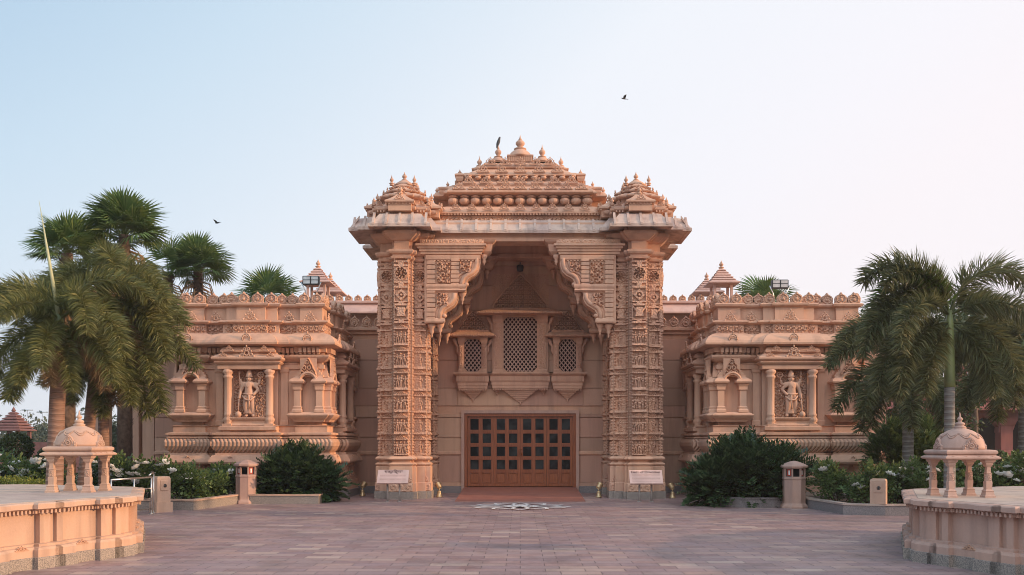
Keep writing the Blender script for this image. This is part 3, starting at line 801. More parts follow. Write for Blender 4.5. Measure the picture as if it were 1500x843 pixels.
# lintels, side beams, ceiling
l = MB()
l.stack(rect(-4.0, 4.0, 26.7, 27.3), [(0, 7.72), (.04, 7.74), (.04, 7.84), (0, 7.86), (0, 8.3)])
l.stack(rect(-4.0, 4.0, 29.0, 29.55), [(0, 7.72), (.04, 7.74), (.04, 7.84), (0, 7.86), (0, 8.3)])
for s in (-1, 1):
    xs = sorted((s*3.15, s*3.9)); l.stack(rect(xs[0], xs[1], 27.32, 28.98), [(0, 7.35), (.04, 7.4), (.04, 7.5), (0, 7.53), (0, 8.3)])
l.box(-3.9, 3.9, 27.3, 29.1, 8.12, 8.3)
for i in range(4): l.box(-3.1+.25*i, 3.1-.25*i, 27.35+.14*i, 28.95-.14*i, 8.118-.08*(i+1)*0-.02, 8.119) if False else None
l.build('lintel', 'stone', gate, world=True)
# stepped eave
def eave_poly():
    q = [(2.35, 26.5), (2.35, 26.2), (2.60, 26.2), (2.60, 25.7), (4.42, 25.7), (4.42, 26.08), (4.80, 26.08), (4.80, 26.24), (5.08, 26.24), (5.08, 28.0), (4.74, 28.0), (4.74, 28.6), (5.08, 28.6), (5.08, 30.5), (4.6, 30.5), (4.6, 31.0)]
    return q+[(-x, y) for x, y in reversed(q)]
EP = eave_poly()
e = MB(); e.stack(EP, [(-.95, 8.14), (-.10, 7.98), (-.09, 7.96), (0, 7.94), (0, 8.03), (-.04, 8.05), (-.14, 8.16), (-.30, 8.38), (-.42, 8.42)])
ev = e.build('eave', 'eave', gate, world=True)
def eave_rib(x, y, dx, dy):
    """rib up the slope; (dx,dy) unit outward"""
    t = .035; px_, py_ = -dy, dx; z = [(0.0, 8.0), (-.06, 8.03), (-.62, 8.37)]
    vs = []
    for d, zz in [(.012, 7.99), (.012, 8.05), (-.04, 8.085), (-.30, 8.42)]:
        for s in (-1, 1): vs.append((x+dx*d+px_*t*s, y+dy*d+py_*t*s, zz))
    for d, zz in [(-.05, 8.0), (-.30, 8.34)]:
        for s in (-1, 1): vs.append((x+dx*d+px_*t*s, y+dy*d+py_*t*s, zz))
    MB().add(vs, [(0, 1, 3, 2), (2, 3, 5, 4), (4, 5, 7, 6), (0, 2, 4, 6, 10, 8), (1, 9, 11, 7, 5, 3)]).build('eave_rib', 'eave', ev, world=True)
for i in range(11): eave_rib(-2.2+.44*i, 26.5, 0, -1)
for s in (-1, 1):
    for xx in (2.75, 3.15, 3.52, 3.9, 4.27): eave_rib(s*xx, 25.7, 0, -1)
    for yy in (26.4, 26.8, 27.2, 27.6, 27.9, 28.9, 29.4, 29.9): eave_rib(s*5.08, yy, s, 0)
    eave_rib(s*4.6, 26.08, 0, -1); eave_rib(s*4.94, 26.24, 0, -1)
# small bead drops under the capital/eave
# main roof
RC = 28.6
roofp = lambda hx, fy, side=.35, back=.45: shift(quad_sym([(hx-.12, -(RC-fy)), (hx-.12, -(RC-fy)+.12), (hx, -(RC-fy)+.12), (hx, -(RC-fy)+back), (hx+side, -(RC-fy)+back)]), 0, RC)
rf = MB(); rf.stack(roofp(2.75, 27.0, .2), [(-.15, 8.3), (-.1, 8.34), (-.1, 8.60), (-.06, 8.62), (.02, 8.66), (.02, 8.70), (-.02, 8.73), (-.05, 8.76), (-.30, 8.93), (-.35, 8.95)])
rf.stack(roofp(2.30, 27.55), [(-.05, 8.9), (-.05, 9.34), (.1, 9.36)])
def kap(hx, fy, z0, z1, side=.35, back=.45):
    rf.stack(roofp(hx, fy, side, back), [(-.22, z0-.05), (-.02, z0-.02), (0, z0), (0, z0+.04), (-.03, z0+.055), (-.06, z0+.10), (-.22, z1-.03), (-.26, z1)])
kap(2.36, 27.18, 9.36, 9.60); kap(2.05, 27.45, 9.63, 9.85)
rf.stack(roofp(1.78, 27.75), [(-.05, 9.8), (-.05, 10.02)])
kap(1.72, 27.68, 10.02, 10.28, .3, .35); kap(1.38, 27.92, 10.34, 10.58, .15, .3)
rf.stack(roofp(1.2, 28.1, .05, .2), [(-.05, 10.2), (-.05, 10.4)])
roof = rf.build('roof', 'stone', gate, world=True)
fz = MB(); fz.relief((-2.6, 27.095, 8.36), (1, 0, 0), (0, 0, 1), (0, -1, 0), 5.2, .24, loops_fn(.13, .24), .018, .04)
i = 0
while i < 56:
    xx = -2.55+i*.0927; fz.box(xx-.025, xx+.025, 26.99, 27.09, 8.60, 8.65); i += 1
fz.build('frieze', 'carved', roof, world=True)
GL = Vector((0, 27, 0))
def on(pr, x, y, z, rz=0, s=None): return pr.put(roof, (x, y-27, z), rz, s)
for k in range(11): on(palmette, -2.45+.49*k, 26.96, 8.75, 0, (.80, 1, .72))
for k in range(13): on(urn, -2.07+.345*k, 27.45, 9.045, 0, (1.04, 1.04, 1.05))
for k in range(9): on(palmette, -1.88+.47*k, 27.22, 9.44, 0, (1.0, 1, .80))
for k in range(7): on(palmette, -1.59+.53*k, 27.42, 9.69, 0, (1.0, 1, .80))
for k in range(12): on(small_urn, -1.60+.291*k, 27.64, 9.87)
for k in range(5): on(palmette, -1.16+.58*k, 27.66, 10.10, 0, (1.0, 1, .85))
for k in range(5): on(palmette, -.94+.47*k, 27.9, 10.41, 0, (1.0, 1, .85))
for s in (-1, 1):
    for (hx, z, y0) in ((2.58, 9.50, 27.9), (2.08, 9.98, 28.1)):
        o = MB(); xc = s*(hx-.18); o.stack(rect(xc-.12, xc+.12, y0-.3, y0+.9), [(-.03, z-.1), (0, z-.02), (0, z+.05), (.03, z+.07), (.03, z+.11), (-.04, z+.15)])
        o.build('corner_block', 'stone', roof, world=True)
    for (xx, yy, z, sz) in ((2.62, 27.6, 9.52, .5), (2.30, 27.8, 9.78, .45), (1.93, 28.0, 10.2, .5)):
        o = finial.put(roof, (s*xx, yy-27+.38, z-.03), 0, sz)
    o = MB()
    for y0_, z_ in ((27.9, 9.56), (28.1, 9.8), (28.25, 10.2)): pass
# domes on the ridge
def ridge_dome(x, y, z, w, hd, hf, neck):
    m = MB()
    if neck:
        m.box(x-w, x+w, y-w*.8, y+w*.8, z, z+neck)
        for i in range(11):
            xx = x-w+(i+.5)*2*w/11; m.box(xx-.018, xx+.018, y-w*.8-.03, y-w*.8, z+.02, z+neck-.03)
        m.stack(rect(x-w, x+w, y-w*.8, y+w*.8), [(0, z+neck-.03), (.04, z+neck-.01), (.04, z+neck+.02), (0, z+neck+.04)])
    zb = z+neck; r = w*1.0
    m.lathe([(r*.98, 0), (r*1.05, hd*.08), (r*1.0, hd*.2), (r*.8, hd*.5), (r*.55, hd*.75), (r*.42, hd*.85), (r*.5, hd*.9), (r*.52, hd*.97), (r*.35, hd*1.05), (r*.2, hd*1.1)], 28, (x, y, zb), rib=.025, ribn=14)
    d = m.build('dome', 'stone', roof, world=True)
    f = MB(); q = hf; f.lathe([(r*.25, 0), (r*.2, q*.08), (r*.28, q*.16), (r*.38, q*.28), (r*.38, q*.42), (r*.24, q*.55), (r*.1, q*.6), (r*.16, q*.66), (r*.08, q*.74), (r*.04, q*.88), (.004, q)], 12, (x, y, zb+hd*1.06))
    f.build('finial', 'stone', roof, world=True)
ridge_dome(0, 28.45, 10.58, .38, .32, .42, .20)
for s in (-1, 1): ridge_dome(s*.70, 28.3, 10.56, .26, .20, .38, .03)
for s in (-1, 1): ridge_dome(s*1.30, 28.35, 10.34, .2, .15, .3, .03)
# corner turrets
tp = MB()
TP = ratha((.45, 1.02), (.75, .86), (.86, .75), (1.02, .45))
tp.stack(ratha((.38, .84), (.62, .72), (.72, .62), (.84, .38)), [(0, 8.28), (0, 8.56)])
tp.stack(TP, [(-.12, 8.50), (-.02, 8.53), (0, 8.56), (0, 8.60), (-.04, 8.63), (-.10, 8.66), (-.30, 8.80), (-.34, 8.82)])
tp.stack(ratha((.30, .62), (.5, .5), (.62, .30)), [(0, 8.8), (0, 8.98), (.03, 8.99)])
tp.stack(ratha((.36, .80), (.58, .66), (.66, .58), (.80, .36)), [(-.1, 8.94), (-.02, 8.96), (0, 8.99), (0, 9.02), (-.04, 9.04), (-.2, 9.14), (-.24, 9.15)])
tp.stack(ratha((.28, .62), (.46, .46), (.62, .28)), [(-.08, 9.14), (0, 9.17), (0, 9.20), (-.04, 9.22), (-.16, 9.31), (-.18, 9.32)])
tp.stack(ratha((.20, .44), (.32, .32), (.44, .20)), [(-.04, 9.32), (0, 9.35), (0, 9.38), (-.04, 9.40), (-.14, 9.47)])
tp.lathe([(.30, 0), (.31, .03), (.26, .07), (.18, .13), (.12, .17)], 20, (0, 0, 9.46), rib=.04, ribn=10)
for k in range(4):
    Mz = Matrix.Rotation(R(90*k), 4, 'Z')
    for (xa, xb, yy) in ((-.72, -.46, .86), (.46, .72, .86)):
        for i in range(3): tp.box(xa+.04+.09*i-.02, xa+.04+.09*i+.02, -yy-.0, -yy+.06, 8.47, 8.53, M4=Mz)
for k in range(4):  # projecting gablets
    Mz = Matrix.Rotation(R(90*k), 4, 'Z')
    tp.stack(rect(-.34, .34, -1.08, -.5), [(0, 8.46), (0, 8.68)], M4=Mz)
    tp.stack(rect(-.43, .43, -1.16, -.5), [(-.05, 8.68), (0, 8.70), (0, 8.75), (-.06, 8.78), (-.2, 8.88), (-.32, 9.0)], M4=Mz)
    for i in range(9): tp.box(-.4+.1*i-.018, -.4+.1*i+.018, -1.12, -1.08, 8.64, 8.68, M4=Mz)
turP = Proto(tp, 'turret', 'stone')
for y in (27.0, 29.4):
    for s in (-1, 1):
        t = turP.put(gate, (s*CXg, y-27, 0))
        finial.put(t, (0, 0, 9.60), 0, .62)
        for a in (-1, 1):
            for c in (-1, 1): finial.put(t, (a*.34, c*.34, 9.40), 0, (.5, .5, .62)); finial.put(t, (a*.80, c*.80 if c > 0 else -.78, 8.68), 0, (.45, .45, .5))
        for k in range(4):
            dx, dy = math.sin(R(90*k)), -math.cos(R(90*k))
            finial.put(t, (dx*.82, dy*.82, 8.98), 0, (.5, .5, .55)); palmette.put(t, (dx*1.13, dy*1.13, 8.76), R(90*k), (.75, 1, .65))
            palmette.put(t, (dx*.63, dy*.63, 9.2), R(90*k), (.6, 1, .5)); palmette.put(t, (dx*.78, dy*.78, 9.02), R(90*k), (.8, 1, .5))
            for a in (-1, 1): palmette.put(t, (dx*.86+a*dy*-.62, dy*.86+a*dx*.62, 8.66), R(90*k), (.5, 1, .55)); palmette.put(t, (dx*.47+a*dy*-.3, dy*.47+a*dx*.3, 9.2), R(90*k), (.5, 1, .5))

# hanging camera lamp under the porch
h = MB(); h.lathe([(.0, -.16), (.10, -.14), (.12, 0), (.10, .06), (.03, .08)], 12); h.tube([(0, 0, .06), (0, .25, .2)], .02)
o = h.build('dome_lamp', 'black', loc=(0, WY-.27, PZ(392, WY-.2))); tag(o, 'small dark round lamp fixed high on the wall above the middle window', 'lamp')

# ------------------------------------------------------------------ corner pavilions
def sq_side(pts):
    """front-half polyline from centre to diagonal corner -> full square-symmetric polygon"""
    q = list(pts); mir = [(-y, -x) for x, y in reversed(pts)]
    return quad_sym(q+mir[1:] if abs(q[-1][0]+q[-1][1]) < 1e-6 else q+mir)
PAV = sq_side([(.42, -2.16), (.42, -2.08), (.74, -2.08), (.74, -1.93), (1.40, -1.93), (1.40, -2.05), (2.05, -2.05)])
PAVW = sq_side([(.80, -2.10), (.80, -1.95), (2.02, -1.95), (2.02, -2.02)][:3]+[(2.02, -2.02)])
PAVW = sq_side([(.78, -2.12), (.78, -2.0), (1.42, -2.0), (1.42, -2.06), (2.06, -2.06)])
def make_pavilion(loc):
    rt = empty('corner_pavilion', loc)
    blocks = [rect(-2.0, 2.0, -2.0, 2.0), rect(-.70, .70, -2.30, 2.30), rect(-2.30, 2.30, -.70, .70)]+[rect(*sorted((a*1.42, a*2.12)), *sorted((c*1.42, c*2.12))) for a in (-1, 1) for c in (-1, 1)]
    def multi(m, prof, n=7):
        for i, q in enumerate(blocks[:n]): m.stack(q, [(d_-.0013*i, z_+.0011*(i if k_ else 0)) for k_, (d_, z_) in enumerate(prof)])
    m = MB(); multi(m, [(.30, 0), (.30, .22), (.28, .225)]); m.build('granite_base', 'granite_grey', rt)
    m = MB(); multi(m, [(.25, .22), (.25, .50), (.21, .52), (.21, .62), (.08, .64), (.08, 1.04), (.2, 1.05)]); m.build('plinth', 'stone', rt)
    m = MB(); multi(m, [(.20, 1.04), (.36, 1.07), (.38, 1.12), (.36, 1.18), (.30, 1.30), (.22, 1.33), (.22, 1.38)])
    multi(m, [(.20, 1.80), (.26, 1.81), (.26, 1.84), (.18, 1.86), (.22, 1.88), (.28, 1.90), (.28, 1.95), (.12, 1.98), (.12, 2.14), (.16, 2.16), (.05, 2.18)])
    m.build('base_cornice', 'stone', rt)
    m = MB(); multi(m, [(.16, 1.375), (.19, 1.40), (.26, 1.47), (.32, 1.57), (.33, 1.68), (.28, 1.77), (.20, 1.805)]); m.build('fluted_band', 'flute', rt)
    m = MB(); m.stack(PAVW, [(0, 2.17), (0, 3.82), (.05, 3.83), (.05, 3.95), (.0, 3.97), (.0, 4.02)]); m.build('wall', 'stone', rt)
    m = MB()
    m.stack(PAV, [(.0, 4.01), (.10, 4.05), (.20, 4.12), (.24, 4.17), (.24, 4.22), (.06, 4.24), (.06, 4.30), (.14, 4.31), (.14, 4.44), (.20, 4.46), (.28, 4.48)])
    m.build('architrave', 'stone', rt)
    # curved eave
    m = MB(); m.stack(PAV, [(.2, 4.46), (.42, 4.49), (.46, 4.50), (.47, 4.55), (.44, 4.63), (.37, 4.72), (.28, 4.79), (.17, 4.84), (.10, 4.86)], smooth=False)
    m.build('curved_eave', 'stone', rt)
    m = MB(); m.stack(PAV, [(.08, 4.85), (.08, 5.12), (.13, 5.13), (.20, 5.17), (.20, 5.21), (.05, 5.25), (0, 5.25), (0, 5.62), (.04, 5.63), (.10, 5.66), (.12, 5.71), (.08, 5.74), (-.04, 5.75)])
    m.build('parapet', 'stone', rt)
    # dentils, friezes, ornaments on the three visible sides (front, inner, outer)
    dn = MB(); fz = MB()
    p1 = Proto(MB().stack(rect(-.09, .09, -.10, 0), [(.04, .62), (.04, .68), (0, .72), (0, .92), (.03, .95), (.05, 1.0), (.05, 1.05)]), 'plinth_pilaster', 'stone')
    p2 = Proto(MB().stack(rect(-.10, .10, -.09, 0), [(.02, 2.18), (.02, 2.3), (0, 2.34), (0, 3.7), (.03, 3.75), (.03, 3.82)]), 'wall_pilaster', 'stone')
    for k in (0, 1, 3):
        Mz = Matrix.Rotation(R(90*k), 4, 'Z'); U = Mz.to_3x3() @ Vector((1, 0, 0)); Nn = Mz.to_3x3() @ Vector((0, -1, 0))
        for (xa, xb, yy) in ((-2.05, -1.40, 2.05), (1.40, 2.05, 2.05), (-1.40, -.74, 1.93), (.74, 1.40, 1.93), (-.74, -.42, 2.08), (.42, .74, 2.08), (-.42, .42, 2.16)):
            W = xb-xa; n = max(2, int(W/.12))
            for i in range(n):
                xc = xa+(i+.5)*W/n
                if xa < -1.4 and yy == 2.05 or yy == 2.05: off = .15
                else: off = .15
                dn.box(xc-.044, xc+.044, -yy-off-.11, -yy-off+.01, 4.29, 4.43, M4=Mz); dn.box(xc-.03, xc+.03, -yy-off-.05, -yy-off, 4.24, 4.29, M4=Mz)
            e0 = .07 if yy in (2.05, 2.16, 2.08) else -.07
            xa2, xb2 = (xa-.07, xb+.07) if yy == 2.05 or yy == 2.16 else ((xa+.08, xb-.08) if yy == 1.93 else (xa, xb))
            o = Mz @ Vector((xa2, -yy-.082, 4.87)); fz.relief(o, U, (0, 0, 1), Nn, xb2-xa2, .25, loops_fn(.165, .25), .02, .05)
        # plinth pilasters
        for xc in (-1.97, -1.55, -1.0, -.58, -.2, .2, .58, 1.0, 1.55, 1.97):
            yy = 2.12 if abs(xc) > 1.42 else (2.0 if abs(xc) > .70 else 2.30)
            p1.put(rt, Mz @ Vector((xc, -yy-.06, 0)), R(90*k))
        # body pilasters
        for xc in (-.95, .95):
            p2.put(rt, Mz @ Vector((xc, -1.98, 0)), R(90*k))
        for (xc, yy, s_) in ((-1.72, 2.05+.12, 1), (1.72, 2.05+.12, 1), (0, 2.16+.12, 1.15), (-1.07, 1.93+.10, 1.05), (1.07, 1.93+.10, 1.05)):
            p = Mz @ Vector((xc, -yy, 5.20)); palmette.put(rt, p, R(90*k), (.95*s_, 1, 1.05*s_))
        for (xc, yy) in ((-1.72, 2.05+.42), (1.72, 2.05+.42), (0, 2.16+.42)):
            p = Mz @ Vector((xc, -yy, 4.53)); kudu.put(rt, p, R(90*k))
        for xc in (-1.75, -1.0, -.45, .45, 1.0, 1.75):
            yy = (2.12 if abs(xc) > 1.42 else (2.0 if abs(xc) > .70 else 2.30))+.33
            p = Mz @ Vector((xc, -yy, 1.12)); palmette.put(rt, p, R(90*k), (.8, 1, .6))
        # crest
        for (xc, yy) in ((-1.90, 2.05), (-1.53, 2.05), (-1.16, 1.93), (-.85, 1.93), (-.58, 2.08), (-.2, 2.16), (.2, 2.16), (.58, 2.08), (.85, 1.93), (1.16, 1.93), (1.53, 2.05), (1.90, 2.05)):
            p = Mz @ Vector((xc, -yy-.0, 5.73)); merlon.put(rt, p, R(90*k), (1.0, 1, .93))
    dn.build('dentil_band', 'stone', rt); fz.build('frieze', 'carved', rt)
    # centre niche with columns (front and the two sides)
    nb = MB(); nc = None
    def niche_mb():
        m = MB(); Y0 = -2.12
        m.stack(rect(-.82, .82, Y0-.42, Y0+.1), [(-.06, 2.02), (0, 2.04), (0, 2.13), (-.05, 2.15)])          # bench
        m.stack(rect(-.55, .55, Y0-.34, Y0+.1), [(-.02, 2.15), (.0, 2.17), (-.05, 2.24), (-.05, 2.30), (0, 2.34), (.02, 2.38), (-.02, 2.40)])
        m.stack(rect(-.92, .92, Y0-.40, Y0+.1), [(-.12, 3.78), (-.05, 3.80), (-.05, 3.92), (0, 3.94), (.04, 3.98), (0, 4.02)])
        m.stack(rect(-.92, .92, Y0-.40, Y0+.1), [(0, 4.02), (.06, 4.05), (.09, 4.08), (.09, 4.12), (-.02, 4.20), (-.10, 4.24), (-.10, 4.27)])
        m.stack(rect(-.72, .72, Y0-.30, Y0+.1), [(.0, 4.26), (.06, 4.28), (.07, 4.33), (.0, 4.42), (-.10, 4.47)])
        for x in (-.62, .62): m.stack(rect(x-.06, x+.06, Y0-.30, Y0-.1), [(-.05, 1.82), (-.02, 1.85), (-.02, 1.90), (.03, 1.94), (.05, 2.02)])
        m.box(-.66, -.5, Y0-.06, Y0+.05, 2.4, 3.8); m.box(.5, .66, Y0-.06, Y0+.05, 2.4, 3.8)
        return m
    def niche_cols():
        m = MB()
        for x in (0,):
            m.stack(rect(x-.13, x+.13, -2.49, -2.23), [(0, 2.15), (0, 2.22)])
            m.lathe([(.13, 2.22), (.10, 2.24), (.14, 2.30), (.145, 2.36), (.10, 2.42), (.12, 2.45), (.12, 2.50), (.10, 2.52), (.103, 3.0), (.10, 3.52), (.13, 3.55), (.13, 3.60), (.09, 3.63), (.15, 3.70), (.15, 3.74), (.12, 3.79)], 32, (x, -2.36, 0), rib=.05, ribn=12)
        return m
    bk = MB(); bk.relief((-.5, -2.125, 2.40), (1, 0, 0), (0, 0, 1), (0, -1, 0), 1.0, 1.38, scroll_fn(.17, 6), .018, .04)
    nP = Proto(niche_mb(), 'niche', 'stone'); cP = Proto(niche_cols(), 'niche_column', 'stone'); bP = Proto(bk, 'carved_back', 'carved')
    for k in (0, 1, 3):
        n_ = nP.put(rt, (0, 0, 0), R(90*k)); cP.put(n_, (-.6, 0, 0)); cP.put(n_, (.6, 0, 0)); bP.put(n_, (0, 0, 0))
        for (x, z, s_) in ((0, 4.10, (1.2, 1, 1.3)), (-.68, 4.10, (.8, 1, .6)), (.68, 4.10, (.8, 1, .6)), (-.5, 4.30, (.7, 1, .55)), (.5, 4.30, (.7, 1, .55))):
            palmette.put(n_, (x, -2.12-.46, z), 0, s_)
    # small arched aedicules on the corner blocks
    def aed():
        m = MB()   # origin at wall face, facing -Y, z absolute
        m.stack(rect(-.52, .52, -.26, .04), [(-.06, 2.28), (-.02, 2.34), (.04, 2.38), (.10, 2.44), (.12, 2.48), (.06, 2.52), (-.02, 2.56)])
        for x in (-.34, .34):
            m.stack(rect(x-.10, x+.10, -.24, .03), [(.05, 2.55), (.05, 2.62), (.02, 2.66), (.03, 2.70), (0, 2.74), (0, 3.18), (.03, 3.21), (.03, 3.30), (.05, 3.34), (.05, 3.38)])
            m.stack(rect(x-.16, x+.16, -.30, .03), [(0, 3.38), (.06, 3.40), (.08, 3.44), (.04, 3.50), (-.05, 3.56), (-.12, 3.60)])
        # arch
        pts = []
        for k in range(13):
            a = math.pi*k/12; pts.append((.235*math.cos(a), 3.38+.26*math.sin(a)))
        o2 = [(.33*math.cos(math.pi*k/12), 3.38+.36*math.sin(math.pi*k/12)) for k in range(13)]
        m.prism([*o2[::1], *pts[::-1]][::-1][::-1], -.28, .03)
        m.tube([(x*1.18, -.28, 3.38+(z-3.38)*1.22) for x, z in pts], .035, 5)
        for i in range(6): m.box(-.44+.062*i, .44-.062*i, -.17+.018*i, .02+.001*i, 3.58+.075*i, 3.58+.075*(i+1)-(.018 if i < 5 else 0))
        for i in range(5): m.box(-.42+.062*i, .42-.062*i, -.15+.018*i, .02, 3.58+.075*(i+1)-.018, 3.58+.075*(i+1))
        m.relief((-.26, -.19, 3.62), (1, 0, 0), (0, 0, 1), (0, -1, 0), .52, .52, tri_scroll, .015, .10)
        m.box(-.23, .23, -.02, .02, 2.55, 3.4)
        return m
    aP = Proto(aed(), 'arched_niche', 'stone')
    for k in (0, 1, 3):
        Mz = Matrix.Rotation(R(90*k), 4, 'Z')
        for x in (-1.70, 1.70): aP.put(rt, Mz @ Vector((x, -2.06, 0)), R(90*k), (.94, 1, 1))
    return rt
PVX = 7.84; PVY = 28.0
pav = make_pavilion((-PVX, PVY, 0)); tag(pav, 'square carved stone pavilion left of the gate, behind the left lantern post', 'pavilion', 'pavilions either side of the gate')
pav2 = copy_tree(pav, None, (PVX, PVY, 0), label='square carved stone pavilion right of the gate, behind the tall dark shrub')

# ------------------------------------------------------------------ statues (skinned figures in high relief)
def skin_mesh(name, verts, edges, radii, root, mat, parent=None, sub=2):
    me = bpy.data.meshes.new(name); me.from_pydata(verts, edges, []); me.update()
    o = bpy.data.objects.new(name, me); COL.objects.link(o)
    sk = o.modifiers.new('skin', 'SKIN'); sk.use_smooth_shade = True
    lay = me.skin_vertices[0].data if me.skin_vertices else None
    if lay is None:
        bm = bmesh.new(); bm.from_mesh(me); bm.verts.layers.skin.verify(); bm.to_mesh(me); bm.free(); lay = me.skin_vertices[0].data
    for i, r in enumerate(radii):
        lay[i].radius = (r, r) if isinstance(r, (int, float)) else r; lay[i].use_root = (i == root)
    ss = o.modifiers.new('sub', 'SUBSURF'); ss.levels = sub; ss.render_levels = sub
    dg = bpy.context.evaluated_depsgraph_get(); ev = o.evaluated_get(dg); m2 = bpy.data.meshes.new_from_object(ev)
    o.modifiers.clear(); o.data = m2; m2.materials.clear(); m2.materials.append(M[mat])
    for p in m2.polygons: p.use_smooth = True
    m2.name = name
    if parent: o.parent = parent
    return o
def make_statue(loc, mir, label):
    """1.36 m high deity figure: hips swayed, tall crown, one hand on a mace, one on the hip, two raised hands with spear and ring"""
    rt = empty('statue', loc); rt.scale = (1.12, 1.0, 1.0); tag(rt, label, 'statue', 'carved deity statues in the pavilion niches')
    s = mir
    V = [(0,0,.66),(.0,0,.74),(-.02*s,0,.86),(-.02*s,0,.97),(-.01*s,0,1.03),(0,-.01,1.07),(0,-.02,1.12),(0,-.01,1.18),       # 0-7 pelvis..head
         (.07*s,0,.62),(.08*s,-.03,.38),(.10*s,0,.08),(.13*s,-.07,.04),                                                # 8-11 leg
         (-.07*s,0,.62),(-.10*s,-.02,.36),(-.06*s,0,.08),(-.09*s,-.07,.04),                                             # 12-15 leg
         (-.13*s,0,.98),(-.21*s,-.02,.80),(-.23*s,-.07,.60),(-.24*s,-.08,.54),                                          # 16-19 arm down on mace
         (.12*s,0,.98),(.24*s,-.0,.82),(.14*s,-.07,.68),(.10*s,-.08,.66),                                              # 20-23 arm on hip
         (-.22*s,.03,1.02),(-.24*s,.02,1.14),(.24*s,.03,.98),(.27*s,.02,1.12)]                                          # 24-27 raised rear arms
    E = [(0,1),(1,2),(2,3),(3,4),(4,5),(5,6),(6,7),(0,8),(8,9),(9,10),(10,11),(0,12),(12,13),(13,14),(14,15),(3,16),(16,17),(17,18),(18,19),(3,20),(20,21),(21,22),(22,23),(16,24),(24,25),(20,26),(26,27)]
    Rr = [.135,.11,.125,.13,.06,.052,.085,.07, .10,.07,.05,.04, .10,.07,.05,.04, .062,.05,.04,.04, .062,.05,.04,.04, .042,.036,.042,.036]
    b = skin_mesh('body', V, E, Rr, 0, 'stone', rt)
    m = MB()
    m.lathe([(.085, 0), (.09, .03), (.078, .06), (.07, .12), (.05, .18), (.03, .23), (.012, .27)], 14, (0, .0, 1.17), rib=.05, ribn=7)
    m.build('crown', 'stone', rt)
    m = MB()   # draped cloth: folds over the legs, belt and sash
    prof = [(.155, .66), (.16, .60), (.15, .5), (.145, .40), (.135, .28), (.15, .16), (.17, .12)]
    m.lathe([(r*.95, z) for r, z in reversed(prof)], 28, (0, .02, 0), sy=.62, rib=.07, ribn=9)
    m.tube([(-.16*s, -.05, .64), (-.06*s, -.13, .52), (.06*s, -.13, .50), (.16*s, -.05, .62)], .025, 6)
    m.tube([(-.14*s, -.06, .70), (0, -.11, .67), (.14*s, -.06, .70)], .028, 6)
    m.tube([(.02*s, -.12, .66), (.03*s, -.13, .45), (.01*s, -.12, .25)], .022, 6)
    m.tube([(-.09*s, -.06, 1.0), (-.02*s, -.11, .88), (.07*s, -.06, 1.0)], .016, 6)
    m.tube([(-.05*s, -.05, 1.02), (0, -.09, .96), (.05*s, -.05, 1.02)], .014, 6)
    m.build('cloth', 'stone', rt)
    m = MB(); m.ell((0, -.085, 1.125), (.014, .02, .025)); m.ell((-.026, -.075, 1.14), (.013, .01, .006)); m.ell((.026, -.075, 1.14), (.013, .01, .006)); m.ell((0, -.078, 1.092), (.02, .01, .007))
    for q in (-1, 1): m.ell((q*.075, -.0, 1.12), (.014, .02, .03))
    m.build('face', 'stone', rt)
    m = MB()   # mace, spear and ring
    m.tube([(-.24*s, -.08, .56), (-.26*s, -.09, .14)], .018, 6); m.ell((-.26*s, -.09, .10), (.085, .08, .09))
    m.tube([(-.26*s, .02, .80), (-.26*s, .02, 1.24)], .014, 6); m.ell((-.26*s, .02, 1.30), (.028, .02, .08))
    m.tube([(.27*s, .02, 1.10), (.28*s, .02, 1.16)], .014, 6); m.ring((.29*s, .02, 1.25), .075, .018, 14, 5); m.ell((.29*s, .02, 1.25), (.02, .02, .02))
    m.tube([(.29*s, .02, 1.18), (.29*s, .02, 1.32)], .01, 5); m.tube([(.22*s, .02, 1.25), (.36*s, .02, 1.25)], .01, 5)
    for k in range(5): m.ell((.27*s+.03*math.sin(k*2), .03, .92-.07*k), (.025, .02, .035))
    m.build('held_emblems', 'stone', rt)
    return rt
make_statue((-PVX, PVY-2.12-.20, 2.39), 1, 'pale carved figure with tall crown in the left pavilion niche, ring emblem at its right')
make_statue((PVX, PVY-2.12-.20, 2.39), -1, 'pale carved figure with tall crown in the right pavilion niche, ring emblem at its left')
